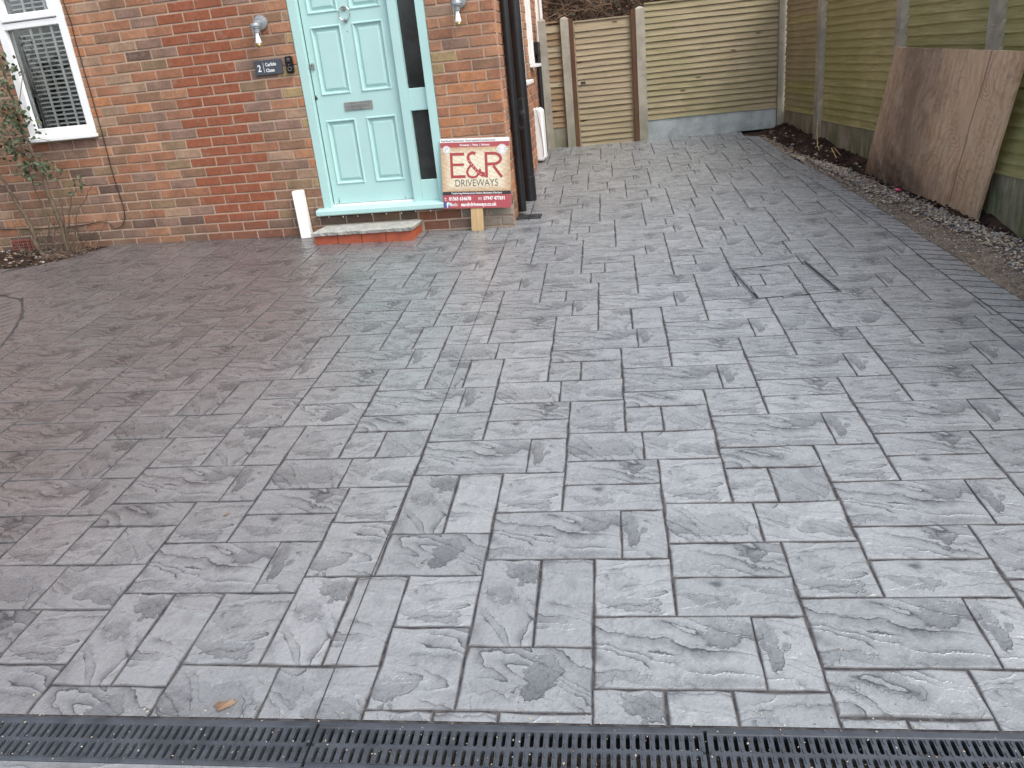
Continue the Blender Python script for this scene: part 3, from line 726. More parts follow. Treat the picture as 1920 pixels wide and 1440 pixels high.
# ------------------------------------------------------------ soil, grit and gravel by the fence
fdir = Vector((-math.sin(.18), math.cos(.18))); F0 = Vector((4.66, 3.93))
def side_fence_x(y): return F0.x + fdir.x / fdir.y * (y - F0.y)
def outer_x(y):
    P = right_outer
    for i in range(len(P) - 1):
        if P[i][1] <= y <= P[i + 1][1]:
            t = (y - P[i][1]) / (P[i + 1][1] - P[i][1]); return P[i][0] + (P[i + 1][0] - P[i][0]) * t
    return P[0][0] if y < P[0][1] else P[-1][0]
soil_line = [(-4.5, 5.75), (-.88, 5.47), (-.334, 5.30), (.30, 5.16), (.9, 5.03), (1.476, 4.90), (1.947, 4.718), (2.514, 4.53), (3.2, 4.42), (3.6, 4.36)]
def soil_x(y):
    for i in range(len(soil_line) - 1):
        a, b = soil_line[i], soil_line[i + 1]
        if a[0] <= y <= b[0]: return a[1] + (b[1] - a[1]) * (y - a[0]) / (b[0] - a[0])
    return soil_line[-1][1]
def bed_z(x, y):
    t = max(0, min(1, (x - soil_x(y)) / max(.15, side_fence_x(y) - soil_x(y))))
    z = gz(x, y) - .028 + .085 * t * t
    nn = noise.fractal(Vector((x * 5, y * 5, 0)), .9, 2.1, 4) * .026 * (0.25 + t) + noise.noise(Vector((x * 26, y * 26, 3))) * .010 * (.3 + t)
    return z + nn
def grid_sheet(name, mat, fx0, fx1, y0, y1, nx, ny, fz):
    v = []; f = []
    for j in range(ny + 1):
        y = y0 + (y1 - y0) * j / ny; a, b = fx0(y), fx1(y)
        for i in range(nx + 1): x = a + (b - a) * i / nx; v.append((x, y, fz(x, y)))
    for j in range(ny):
        for i in range(nx): q = j * (nx + 1) + i; f.append((q, q + 1, q + nx + 2, q + nx + 1))
    me = meshdata(name, v, f, mat, smooth=True); o = bpy.data.objects.new(name, me); link(o); o['kind'] = 'structure'; return o
grid_sheet('grit_strip', 'grit', lambda y: outer_x(y) - .03, lambda y: soil_x(y) + .09, -4.45, 3.6, 24, 220, lambda x, y: gz(x, y) - .020 + noise.noise(Vector((x * 18, y * 18, 0))) * .009 + noise.noise(Vector((x * 60, y * 60, 0))) * .004)
grid_sheet('soil_bed', 'soil', lambda y: soil_x(y) - .03 if y < 3.1 else max(4.12, 4.41 - (y - 3.1) * 1.1), lambda y: side_fence_x(y) + .02, -4.45, 3.98, 40, 330, bed_z)
# stones (uncountable): real little faceted pebbles, joined
def pebble(mb, x, y, z, r, mi, rg):
    sx_, sy_, sz_ = r * rg.uniform(.8, 1.5), r * rg.uniform(.6, 1.1), r * rg.uniform(.4, .75); a = rg.uniform(0, 6.28); ca, sa = math.cos(a), math.sin(a)
    vs = []
    tl = rg.uniform(-.35, .35)
    for (px, py, pz) in ((1, 0, 0), (.35, .9, .1), (-.6, .75, -.1), (-1, -.1, .1), (-.4, -.9, 0), (.6, -.8, -.1), (.25, .2, 1), (-.35, -.2, .9), (0, 0, -1)):
        px, py, pz = px * sx_ * rg.uniform(.8, 1.15), py * sy_ * rg.uniform(.8, 1.15), pz * sz_
        pz += tl * px
        vs.append((x + px * ca - py * sa, y + px * sa + py * ca, z + pz))
    mb.add(vs, [(0, 1, 6), (1, 2, 6), (2, 7, 6), (2, 3, 7), (3, 4, 7), (4, 5, 7), (5, 6, 7), (5, 0, 6), (1, 0, 8), (2, 1, 8), (3, 2, 8), (4, 3, 8), (5, 4, 8), (0, 5, 8)], mi)
rg = random.Random(3); gv = MB()
for _ in range(5200):
    y = rg.uniform(-2.6, 3.0); dense = 1 if y < 2.3 else .5
    if rg.random() > dense: continue
    c_ = soil_x(y) - .085 - .02 * math.sin(y * 3); wdt = .045 + (.03 if y < 1.2 else 0) + .02 * math.sin(y * 5)
    x = rg.gauss(c_, wdt * (1.0 + 1.1 * max(0, noise.noise(Vector((y * 3.1, 0, 0)))) + (1.2 if rg.random() < .18 else 0)))
    if noise.noise(Vector((x * 7, y * 4, 5))) > .32: continue
    if x < outer_x(y) + .02 or x > soil_x(y) + .22: continue
    r = rg.uniform(.005, .012) * (1.15 if abs(x - c_) < .12 else .7)
    pebble(gv, x, y, gz(x, y) - .014 + rg.uniform(0, .012) + (.012 if abs(x - c_) < .08 else 0), r, rg.choices([0, 1, 2, 3], [4, 3, 1.8, 2])[0], rg)
for _ in range(8000):
    y = rg.uniform(-2.6, 3.3); x = rg.uniform(outer_x(y) + .01, soil_x(y)); 
    pebble(gv, x, y, gz(x, y) - .017, rg.uniform(.0025, .0065), rg.choices([0, 1, 2, 3], [3, 4, 1, 3])[0], rg)
tag(gv.obj('gravel', ['st_a', 'st_b', 'st_c', 'st_d']), 'loose buff and grey stones along the edge of the drive', 'gravel', kind='stuff')
sc_ = MB()
for _ in range(2600):
    y = rg.uniform(-2.6, 3.85); x = rg.uniform(soil_x(y) if y < 3.5 else 4.45, side_fence_x(y) - .03)
    pebble(sc_, x, y, bed_z(x, y) + .002, rg.choice([rg.uniform(.004, .012), rg.uniform(.008, .024)]), rg.choices([0, 1, 2, 3, 4], [.25, .4, .2, 1, 9])[0], rg)
tag(sc_.obj('soil_clods', ['st_a', 'st_b', 'st_c', 'st_d', 'soil']), 'crumbs of dark earth and a few stones under the fence', 'soil clods', kind='stuff')

# ------------------------------------------------------------ house
house = empty('house', (0, 0, 0), 'red brick house with pale blue green front door and white window', 'house')
WINX, WINZ = (-1.722, -1.106), (.93, 2.12)
DX, DZ = (.733, 1.757), (.15, 2.30)
XL, ZT, XR = -6.2, 5.1, 2.25
mb = MB()
yb, yf = .11, .006          # mortar face recessed 6 mm behind brick faces
def mbox(x0, x1, z0, z1): mb.box(x0, x1, yf, yb, z0, z1)
mbox(XL, WINX[0], -.25, ZT); mbox(WINX[0], WINX[1], -.25, WINZ[0]); mbox(WINX[0], WINX[1], WINZ[1], ZT)
mbox(WINX[1], DX[0], -.25, ZT); mbox(DX[0], DX[1], -.25, DZ[0]); mbox(DX[0], DX[1], DZ[1], ZT); mbox(DX[1], XR - .008, -.25, ZT)
wall = mb.obj('front_wall', 'mortar', house)
def brick_geo(w_, h_, r, d=.0, ch=.0035, dep=.05):
    """front face towards -y, origin at its left bottom corner; slightly uneven arrises"""
    j = lambda s=.0012: r.uniform(-s, s)
    n = 3; base = []
    for a, b in (((0, 0), (w_, 0)), ((w_, 0), (w_, h_)), ((w_, h_), (0, h_)), ((0, h_), (0, 0))):
        k_ = n if abs(a[0] - b[0]) > 0 else 1
        for k in range(k_): base.append((a[0] + (b[0] - a[0]) * k / k_ + j(), a[1] + (b[1] - a[1]) * k / k_ + j()))
    m = len(base); cx, cz = w_ / 2, h_ / 2
    back = [(x, dep, z) for x, z in base]; mid = [(x, ch * .8, z) for x, z in base]
    fr_ = [(x + (ch if x < cx else -ch) * (1 if (x < ch * 2 or x > w_ - ch * 2) else 0) + j(.0008), j(.0004), z + (ch if z < cz else -ch) + j(.0008)) for x, z in base]
    v = back + mid + fr_; f = []
    for k in range(2):
        for i in range(m): q = (i + 1) % m; f.append((k * m + i, k * m + q, (k + 1) * m + q, (k + 1) * m + i))
    f.append(tuple(range(2 * m, 3 * m))); return v, f
rb = random.Random(11)
BM = {}
def brick_mesh(w_, h_, mi, var):
    key = (round(w_, 3), round(h_, 3), mi, var)
    if key not in BM:
        v, f = brick_geo(w_, h_, random.Random(hash((key[0], var)) & 0xffff)); BM[key] = meshdata('brick', v, f, BK[mi])
    return BM[key]
I = {k: i for i, k in enumerate(BK)}
def pick_brick(x, z, n, c0, c1):
    # c0, c1 : column coordinates of the brick's ends
    odd = n % 2; lim = 1.55 if odd else 1.05
    if -1 - (.55 if odd else .05) <= c0 and c1 <= lim and n >= 0: return I['brick_red']
    if x > 1.5:
        if z < .07: return I['brick_red'] if x < 1.83 else rb.choice([I['brick_limed'], I['brick_limed'], I['brick_mauve']])
        if z < .15: return rb.choice([I['brick_dark'], I['brick_brown'], I['brick_rust']])
        if z < 1.05: return rb.choices([I['brick_bright'], I['brick_orange'], I['brick_rust'], I['brick_brown']], [5, 4, 1.5, .6])[0]
        return rb.choices([I['brick_orange'], I['brick_rust'], I['brick_brown'], I['brick_buff'], I['brick_mauve'], I['brick_dark'], I['brick_pale']], [4, 3, 2, 1.2, 1, .6, 1])[0]
    if .7 < x <= 1.5 and z < .2: return rb.choice([I['brick_dark'], I['brick_brown'], I['brick_rust'], I['brick_dark']])
    if x > .6 and x < .76 and z > .3: return rb.choices([I['brick_orange'], I['brick_bright'], I['brick_buff'], I['brick_rust'], I['brick_pale']], [3, 2, 1, 2, 2])[0]
    if x > .2: return rb.choices([I['brick_brown'], I['brick_mauve'], I['brick_rust'], I['brick_olive'], I['brick_pale'], I['brick_orange']], [3, 3, 2.5, 1, 1.2, 1.2])[0]
    if x < -.6 and z > .95: return rb.choices([I['brick_orange'], I['brick_pale'], I['brick_rust'], I['brick_brown'], I['brick_bright']], [4, 3, 2, 1.5, 1])[0]
    if z < .06: return rb.choices([I['brick_rust'], I['brick_dark'], I['brick_bright'], I['brick_brown']], [3, 2, 1.5, 2])[0]
    return rb.choices([I['brick_brown'], I['brick_mauve'], I['brick_rust'], I['brick_olive'], I['brick_dark'], I['brick_orange'], I['brick_pale']], [3, 2.4, 3, 1.8, .9, 1.6, .5])[0]
bricks = []       # (x0, w, z0, mat, score)
for n in range(-45, 26):
    zc = 1.753 - .075 * n
    for side in (0, 1):
        dz = -.014 if side else 0; z0 = zc - .0315 + dz; z1 = z0 + .063
        ox = (.225 * 8.22 if n % 2 == 0 else .225 * 8.66) if side else (0 if n % 2 == 0 else .1125)
        pitch = .207 if side else .225
        if side == 0: spans = [(XL, DX[0])]
        else: spans = [(DX[1], XR)]
        if z1 < DZ[0] - .001 or z0 > DZ[1]:
            spans = [(XL, 1.50)] if side == 0 else [(1.50, XR)]
        elif z1 < DZ[0] + .03 and side == 0: pass
        for (a, b) in spans:
            subs = [(a, b)]
            if side == 0 and z1 > WINZ[0] - .0 and z0 < WINZ[1]: subs = [(a, WINX[0]), (WINX[1], b)]
            for (s0, s1) in subs:
                k0 = math.floor((s0 - ox) / pitch) - 1
                while True:
                    x0 = ox + k0 * pitch; x1 = x0 + pitch
                    if x0 > s1: break
                    k0 += 1
                    e0, e1 = max(x0, s0) + .006, min(x1, s1) - .006
                    if min(x1, s1) >= s1 - 1e-6 and side == 1: e1 = s1
                    if e1 - e0 < .035: continue
                    zz1 = z1
                    if z0 < WINZ[0] < z1 and e0 > WINX[0] - .3 and e1 < WINX[1] + .05: pass
                    mi = pick_brick((e0 + e1) / 2, z0, n, x0 / .225, x1 / .225) if abs(e1 - e0 - pitch + .01) < .05 or side else pick_brick((e0 + e1) / 2, z0, n, 9, 9.5)
                    bricks.append((e0, e1 - e0, z0, zz1 - z0, mi))
def wv(x, z):
    q = M3.transposed() @ (Vector((x, 0, z)) - Vector((3.48563, -6.01898, 1.13913)))
    if q.z >= 0: return 9
    return max(abs(q.x / -q.z) / .64, abs(q.y / -q.z) / .48)
bricks.sort(key=lambda b: 0 if wv(b[0] + b[1] / 2, b[2] + .03) < 1.01 and b[2] > -.03 else wv(b[0] + b[1] / 2, b[2] + .03))
vis = [b for b in bricks if wv(b[0] + b[1] / 2, b[2] + .03) < 1.01 and b[2] > -.05]
vis.sort(key=lambda b: -b[1] / ((b[0] - 3.49) ** 2 + 36 + (b[2] - 1.1) ** 2))
vs_ = set(id(b) for b in vis[:300]); jb = MB()
for b in bricks:
    x0, w_, z0, h_, mi = b; y0 = rb.uniform(-.0015, .0015)
    if id(b) in vs_:
        o = bpy.data.objects.new('brick', brick_mesh(round(w_, 3), h_, mi, rb.randrange(3))); link(o, wall); o.location = (x0, y0, z0)
    else:
        v, f = brick_geo(w_, h_, rb); jb.add([(p[0] + x0, p[1] + y0, p[2] + z0) for p in v], f, mi)
o = jb.obj('bricks', BK, wall); o['kind'] = 'stuff'
# side wall running back along the passage
ang = math.atan(SIDE_K); # local frame: x along the wall (to +Y), y into the house
MS = Matrix(((-math.sin(ang), -math.cos(ang), 0, XR), (math.cos(ang), -math.sin(ang), 0, 0), (0, 0, 1, 0), (0, 0, 0, 1)))
SL = 6.9; mb = MB(); mb.box(.03, SL, .006, .11, -.25, ZT, M=MS)
swall = mb.obj('side_wall', 'mortar', house)
jb = MB(); near = []
SWIN = [(1.05, 1.86, .965, 2.1), (2.62, 2.98, 1.09, 2.1), (4.0, 4.75, 1.2, 2.4)]
for n in range(-45, 25):
    z0 = 1.753 - .075 * n - .0325 - .014
    ox = .1 if n % 2 == 0 else .2125; k = -1
    while True:
        x0 = ox + k * .225; x1 = x0 + .215; k += 1
        if x0 > SL: break
        a, b = max(x0, .007), min(x1, SL)
        if b - a < .03: continue
        if any(a < s[1] and b > s[0] and z0 + .065 > s[2] and z0 < s[3] for s in SWIN): continue
        mi = rb.choices([I['brick_rust'], I['brick_orange'], I['brick_brown'], I['brick_bright']], [3, 3, 1.5, 1])[0]
        v, f = brick_geo(b - a, .065, rb)
        if a < .35 and -.05 < z0 < 1.7:
            o = bpy.data.objects.new('brick', meshdata('brick', v, f, BK[mi])); link(o, swall); o.matrix_local = MS @ Matrix.Translation((a, 0, z0))
        else: jb.add([MS @ Vector((p[0] + a, p[1], p[2] + z0)) for p in v], f, mi)
o = jb.obj('bricks', BK, swall); o['kind'] = 'stuff'
for (a, b, z0, z1) in SWIN:
    mb = MB(); fw = .05
    mb.box(a, a + fw, -.02, .07, z0, z1, M=MS, ch=.004).box(b - fw, b, -.02, .07, z0, z1, M=MS, ch=.004).box(a + fw, b - fw, -.018, .07, z0, z0 + fw, M=MS).box(a + fw, b - fw, -.018, .07, z1 - fw, z1, M=MS)
    wo_ = mb.obj('window', 'upvc', house)
    mb = MB(); mb.box(a - .03, b + .03, -.085, .0, z0 - .035, z0 - .003, M=MS, ch=.004); mb.obj('sill', 'upvc', wo_)
    mb = MB(); mb.box(a + fw, b - fw, .03, .036, z0 + fw, z1 - fw, M=MS); mb.obj('pane', 'obscure', wo_)
# roof edge / eaves out of frame so that the wall ends believably
mb = MB(); mb.box(XL - .3, XR + .35, -.35, .11, ZT + .002, ZT + .2); mb.obj('eaves', 'upvc', house)
mb = MB(); mb.add([(XL - .3, -.4, ZT + .2), (XR + .35, -.4, ZT + .2), (XR + .35, 4, ZT + 2.6), (XL - .3, 4, ZT + 2.6)], [(0, 1, 2, 3)]); mb.obj('roof', 'airbrick', house)

# front window
win = MB(); x0, x1 = WINX; z0, z1 = WINZ; yF, yB = -.004, .075; fw = .062
win.box(x0, x0 + fw, yF, yB, z0, z1, ch=.005).box(x1 - fw, x1, yF, yB, z0, z1, ch=.005).box(x0 + fw, x1 - fw, yF + .001, yB, z0, z0 + .068, ch=.005)
win.box(x0 + fw, x1 - fw, yF + .001, yB, z1 - fw, z1, ch=.005).box(x0 + fw, x1 - fw, yF + .001, yB, 1.742, 1.79, ch=.005)
window = win.obj('window', 'upvc', house)
sash = MB(); a, b = x0 + fw + .002, x1 - fw - .002; sz0, sz1 = 1.795, z1 - fw - .003
sash.box(a, a + .045, -.014, .06, sz0, sz1, ch=.006).box(b - .045, b, -.014, .06, sz0, sz1, ch=.006).box(a + .045, b - .045, -.013, .06, sz0, sz0 + .055, ch=.006).box(a + .045, b - .045, -.013, .06, sz1 - .045, sz1, ch=.006)
sash.obj('sash', 'upvc', window)
mb = MB(); mb.box(x0 - .006, x1 + .012, -.07, .003, .898, .928, ch=.005).box(x0 + .002, x1 + .002, -.035, .003, .929, .945, ch=.004); mb.obj('sill', 'upvc', window)
mb = MB(); mb.box(x0 + fw, x1 - fw, .034, .04, z0 + .068, 1.742); mb.obj('pane', 'glass', window)
mb = MB(); mb.box(a + .045, b - .045, .03, .036, sz0 + .055, sz1 - .045); mb.obj('pane', 'glass', window)
lv = MB()
for zlo, zhi in ((1.005, 1.74), (1.80, 2.05)):
    nL = int((zhi - zlo) / .0335)
    for k in range(nL):
        z = zlo + .02 + k * .0335
        lv.box(x0 + .135, x1 - .07, -.016, .016, -.0046, .0046, M=Matrix.Translation((0, .075, z)) @ Matrix.Rotation(R_(9), 4, 'X'))
lv.obj('louvre', 'blind', window)
mb = MB()
for xx in (x0 + .235, x0 + .285, x0 + .425, x0 + .47):
    mb.box(xx, xx + .021, .050 if xx in (x0 + .235, x0 + .425) else .098, .056 if xx in (x0 + .235, x0 + .425) else .104, .99, 2.06)
mb.obj('tilt_rod', 'blind', window)
mb = MB()
for k in range(9):
    t = k / 9; xx = x0 + .065 + .012 * k; mb.box(xx, xx + .011, .11 + .012 * (k % 2), .122 + .012 * (k % 2), .98, 2.06)
mb.obj('curtain', 'curtain', window)
mb = MB()  # dark room box behind
mb.box(x0 - .6, x1 + .6, 1.3, 1.35, .2, 2.4).box(x0 - .65, x0 - .6, .13, 1.35, .2, 2.4).box(x1 + .6, x1 + .65, .13, 1.35, .2, 2.4).box(x0 - .6, x1 + .6, .13, 1.35, .15, .2).box(x0 - .6, x1 + .6, .13, 1.35, 2.4, 2.45)
mb.obj('room', 'room', house)
cu = MB(); cu.box(x0 + .1, x1 + .15, .35, .6, .9, 1.36, ch=.09); cu.obj('cushion', 'room_fabric', house)

# ---- front door set
yl = .045    # face of the leaf
fr = MB()
fr.box(DX[0] + .002, .798, -.004, .1, .197, DZ[1] - .002, ch=.005).box(1.692, DX[1] - .002, -.004, .1, .197, DZ[1] - .002, ch=.005)
fr.box(1.484, 1.548, .006, .1, .197, DZ[1] - .06, ch=.005).box(.799, 1.691, .004, .1, DZ[1] - .06, DZ[1] - .004, ch=.004)
dframe = fr.obj('door_frame', 'duck', house)
for za, zb in ((.198, .361), (.866, 1.023), (2.18, 2.239)):
    sl = MB(); sl.box(1.549, 1.691, .024, .09, za, zb, ch=.004); sl.obj('rail', 'duck', dframe)
for za, zb in ((.362, .865), (1.024, 2.179)):
    mb = MB(); mb.box(1.549, 1.691, .046, .056, za, zb); mb.obj('sidelight_pane', 'obscure', dframe)
mb = MB(); prof = [(.02, .150), (-.062, .150), (-.068, .156), (-.068, .184), (-.060, .193), (.02, .2045)]
xs = [.686, 1.80]; v = [(x, y, z) for x in xs for y, z in prof]; m_ = len(prof)
mb.add(v, [tuple(range(m_))[::-1], tuple(range(m_, 2 * m_))] + [(i, (i + 1) % m_, m_ + (i + 1) % m_, m_ + i) for i in range(m_)]); mb.obj('door_sill', 'duck', dframe)
mb = MB(); mb.box(.80, 1.482, .022, .05, .204, .219); mb.obj('threshold', 'upvc', dframe)
# leaf with six raised and fielded panels
lx0, lx1, lz0, lz1 = .801, 1.4805, .222, 2.228
pan = [(.857, 1.097, .37, .853), (1.182, 1.421, .37, .853), (.857, 1.097, 1.032, 1.510), (1.182, 1.421, 1.032, 1.510), (.857, 1.097, 1.592, 2.10), (1.182, 1.421, 1.592, 2.10)]
xs = [lx0, .857, 1.097, 1.182, 1.421, lx1]; zs = [lz0, .37, .853, 1.032, 1.510, 1.592, 2.10, lz1]
lf = MB()
for i in range(5):
    for j in range(7):
        if i in (1, 3) and j in (1, 3, 5): continue
        lf.add([(xs[i], yl, zs[j]), (xs[i + 1], yl, zs[j]), (xs[i + 1], yl, zs[j + 1]), (xs[i], yl, zs[j + 1])], [(0, 1, 2, 3)])
lf.box(lx0, lx1, yl + .022, yl + .044, lz0, lz1)
lf.box(lx0, lx0 + .004, yl, yl + .022, lz0, lz1).box(lx1 - .004, lx1, yl, yl + .022, lz0, lz1).box(lx0, lx1, yl + .0005, yl + .022, lz0, lz0 + .004)
door = lf.obj('door', 'duck', house)
for (a, b, c0, c1) in pan:
    mb = MB(); rings = [(0, 0), (.004, -.006), (.010, -.007), (.016, .002), (.020, .014), (.030, .016), (.046, .004), (.049, .0035)]
    v = []
    for ins, dy in rings: v += [(a + ins, yl + dy, c0 + ins), (b - ins, yl + dy, c0 + ins), (b - ins, yl + dy, c1 - ins), (a + ins, yl + dy, c1 - ins)]
    f = [(r * 4 + k, r * 4 + (k + 1) % 4, (r + 1) * 4 + (k + 1) % 4, (r + 1) * 4 + k) for r in range(len(rings) - 1) for k in range(4)] + [tuple(range(len(rings) * 4 - 4, len(rings) * 4))]
    mb.add(v, f); mb.obj('panel', 'duck', door)
lp = MB(); lp.box(1.026, 1.252, yl - .006, yl, .906, .970, ch=.0025); lp = lp.obj('letter_plate', 'pewter', door)
mb = MB(); mb.box(1.052, 1.226, yl - .012, yl - .0065, .918, .952, ch=.003); mb.obj('flap', 'chrome', lp)
kn = MB(); kn.lathe([(.004, -.012), (.016, -.010), (.018, 0)], (1.145, yl, 1.607), 'Y', 14)
kn = smooth_angle(kn.obj('door_knocker', 'pewter', door))
kb = MB()
kb.lathe([(.004, -.014), (.013, -.012), (.015, 0)], (1.145, yl, 1.528), 'Y', 14)
kb.add([(1.130, yl - .008, 1.530), (1.160, yl - .008, 1.530), (1.145, yl - .006, 1.508), (1.130, yl, 1.530), (1.160, yl, 1.530), (1.145, yl, 1.506)], [(0, 1, 2), (0, 3, 4, 1), (1, 4, 5, 2), (2, 5, 3, 0)])
smooth_angle(kb.obj('striker', 'pewter', kn))
mb = MB(); R0 = .043
mb.tube([(1.145 + R0 * math.sin(t * 2 * math.pi / 28), yl - .014, 1.572 + R0 * 1.06 * math.cos(t * 2 * math.pi / 28)) for t in range(29)], .0036, 6, cap=False); smooth_angle(mb.obj('ring', 'chrome', kn))
mb = MB(); mb.lathe([(.006, -.014), (.0155, -.013), (.0165, 0)], (.826, yl, 1.252), 'Y', 18).box(.811, .841, yl - .013, yl, 1.222, 1.238, ch=.002).lathe([(.002, -.016), (.005, -.015), (.005, 0)], (.826, yl - .003, 1.252), 'Y', 8, 1)
smooth_angle(mb.obj('lock', ['pewter', 'iron'], door))
mb = MB(); mb.lathe([(.003, -.008), (.0095, -.006), (.011, 0)], (.811, yl, 1.018), 'Y', 14)
mb.add([(.803, yl - .004, 1.024), (.819, yl - .004, 1.024), (.811, yl - .002, 1.044)], [(0, 1, 2)]); mb.obj('escutcheon', 'iron', door)
mb = MB(); mb.lathe([(.001, -.003), (.0035, -.002), (.004, 0)], (1.143, yl, 1.452), 'Y', 10); mb.obj('peephole', 'iron', door)
for xx, hh in ((.845, .045), (1.398, .014)):
    mb = MB(); mb.add([(xx, yl - .0006, .229), (xx + .009, yl - .0006, .229), (xx + .005, yl - .0006, .229 + hh * .5), (xx + .003, yl - .0006, .229 + hh)], [(0, 1, 2, 3)]); mb.obj('paint_chip', 'iron', door)
# air brick
ab = MB(); ab.box(-2.24, -2.035, -.003, .02, .0, .113, ch=.003)
for r_ in range(4):
    for k in range(9): ab.box(-2.226 + k * .021, -2.214 + k * .021, -.0045, -.0035, .012 + r_ * .025, .026 + r_ * .025, 1)
ab.obj('air_brick', ['airbrick', 'trench'], house)

# ---- things on the wall
def stroke(mb, pts, wd, mi=0, y=0., closed=False):
    P = [Vector(p) for p in pts]; n = len(P); L = []; Rr = []
    for i in range(n):
        a = P[(i - 1) % n] if (i or closed) else P[i]; b = P[(i + 1) % n] if (i < n - 1 or closed) else P[i]
        d = (b - a).normalized(); q = Vector((-d.y, d.x)) * wd / 2
        L.append(P[i] + q); Rr.append(P[i] - q)
    v = [(p.x, y, p.y) for p in L] + [(p.x, y, p.y) for p in Rr]
    mb.add(v, [(i, (i + 1) % n, n + (i + 1) % n, n + i) for i in range(n if closed else n - 1)], mi)
def text_obj(txt, size, x, z, y, mat, parent, name='lettering', align='LEFT', bold=0., sx_=1., ext=.0003):
    cu_ = bpy.data.curves.new(name, 'FONT'); cu_.body = txt; cu_.size = size; cu_.align_x = align; cu_.offset = bold; cu_.resolution_u = 3; cu_.extrude = ext
    t = bpy.data.objects.new(name, cu_); C.objects.link(t); bpy.context.view_layer.update()
    me = bpy.data.meshes.new_from_object(t.evaluated_get(bpy.context.evaluated_depsgraph_get())); bpy.data.objects.remove(t)
    me.transform(Matrix.Rotation(R_(90), 4, 'X')); me.transform(Matrix.Scale(sx_, 4, (1, 0, 0)))
    me.materials.clear(); me.materials.append(MAT[mat]); o = bpy.data.objects.new(name, me); link(o, parent); o.location = (x, y, z); return o
plq = empty('house_sign', (.500, -.004, 1.270), 'dark slate house number plaque reading 2 Carlisle Close', 'house sign')
mb = MB(); mb.box(-.110, .110, -.012, 0, -.051, .052, ch=.002); mb.obj('plate', 'slate_sign', plq)
text_obj('2', .066, -.087, -.024, -.0135, 'letter_white', plq, bold=.0016, sx_=.85)
mb = MB(); mb.box(-.0385, -.0365, -.0135, -.0122, -.032, .036); mb.obj('divider', 'letter_white', plq)
text_obj('Carlisle', .034, -.022, .009, -.0135, 'letter_white', plq, bold=.0006, sx_=.86)
text_obj('Close', .034, -.022, -.032, -.0135, 'letter_white', plq, bold=.0006, sx_=.86)
db = empty('doorbell', (.673, -.004, 1.272), 'black video doorbell on the brickwork beside the door frame', 'doorbell')
mb = MB(); mb.box(-.027, .027, -.022, 0, -.058, .060, ch=.006); mb.obj('body', 'black_gloss', db)
mb = MB(); mb.lathe([(.002, -.006), (.012, -.005), (.0145, 0)], (0, -.022, .034), 'Y', 18); smooth_angle(mb.obj('lens', 'lens', db))
mb = MB(); mb.lathe([(.011, 0), (.0115, -.0015), (.0150, -.0015), (.0155, 0)], (0, -.0222, -.028), 'Y', 22); smooth_angle(mb.obj('button_ring', 'pewter', db))
mb = MB(); mb.box(-.005, .003, -.0232, -.0222, -.002, .003); mb.obj('logo_mark', 'pewter', db)
def wall_lamp(x, z, label):
    L = empty('wall_lamp', (x, -.002, z), label, 'wall lamp', 'bulkhead lamps either side of the door')
    mb = MB(); mb.lathe([(.03, -.03), (.047, -.026), (.052, -.018), (.052, 0)], (0, 0, 0), 'Y', 28); smooth_angle(mb.obj('back_plate', 'silver', L))
    mb = MB(); mb.tube([(0, -.025, 0), (0, -.06, 0), (0, -.085, -.006), (0, -.098, -.02)], [.017, .017, .018, .019], 12); smooth_angle(mb.obj('arm', 'silver', L))
    c = (0, -.10, 0)
    mb = MB(); mb.lathe([(.010, .012), (.034, .008), (.038, 0), (.038, -.012), (.033, -.016), (.033, -.022), (.024, -.026), (.022, -.052), (.017, -.056)], (c[0], c[1], -.014), 'Z', 24); smooth_angle(mb.obj('cap', 'silver', L))
    mb = MB(); mb.lathe([(.014, -.066), (.015, -.076), (.012, -.080), (.022, -.135), (.018, -.140)], c, 'Z', 18); smooth_angle(mb.obj('bulb', 'bulb', L))
    mb = MB(); mb.lathe([(.017, -.140), (.020, -.150), (.014, -.164), (.004, -.168)], c, 'Z', 14); smooth_angle(mb.obj('bulb_tip', 'brass', L))
    mb = MB(); mb.lathe([(.033, -.03), (.034, -.08), (.034, -.16), (.030, -.176), (.016, -.184)], c, 'Z', 22); smooth_angle(mb.obj('glass_jar', 'lamp_glass', L))
    return L
wall_lamp(.505, 1.575, 'grey wall lamp with hanging glass jar above the house number plaque')
wall_lamp(2.018, 1.562, 'grey wall lamp with hanging glass jar to the right of the door sidelight')
cb = MB()
cb.tube([(-1.072, -.004, 2.6), (-1.066, -.012, 1.88), (-1.055, -.007, 1.754), (-1.060, -.006, 1.58), (-1.058, -.006, 1.4), (-1.052, -.007, 1.2), (-1.052, -.006, .96), (-1.056, -.007, .58), (-1.042, -.008, .33), (-1.052, -.010, .24), (-1.10, -.012, .172), (-1.165, -.012, .152), (-1.20, -.01, .185), (-1.235, -.008, .212), (-1.293, -.006, .218), (-1.577, -.006, .195), (-1.896, -.006, .197), (-2.311, -.006, .217), (-3.2, -.006, .23)], .0036, 6)
tag(smooth_angle(cb.obj('cable', 'cable')), 'thin dark cable hanging down the bricks beside the window', 'cable')
fl = empty('string_lights', (0, 0, 0), 'thin black wire with tiny bulbs strung under the door sill', 'string lights')
pts = [(.655, -.004, .22), (.650, -.01, .16), (.675, -.02, .128)]
pts += [(.72 + k * .06, -.055 + .003 * (k % 3), .141 + .004 * math.sin(k * 2.1)) for k in range(18)] + [(2.0, -.02, .14), (2.2, -.01, .15), (2.255, .03, .19)]
mb = MB(); mb.tube(pts, .0022, 5); mb.obj('wire', 'cable', fl)
for k in range(9):
    p = pts[2 + k * 2]; mb = MB(); mb.tube([(p[0], p[1], p[2]), (p[0] + .004, p[1] - .003, p[2] - .010)], [.0022, .0028], 6); mb.obj('bulb', 'bulb', fl)

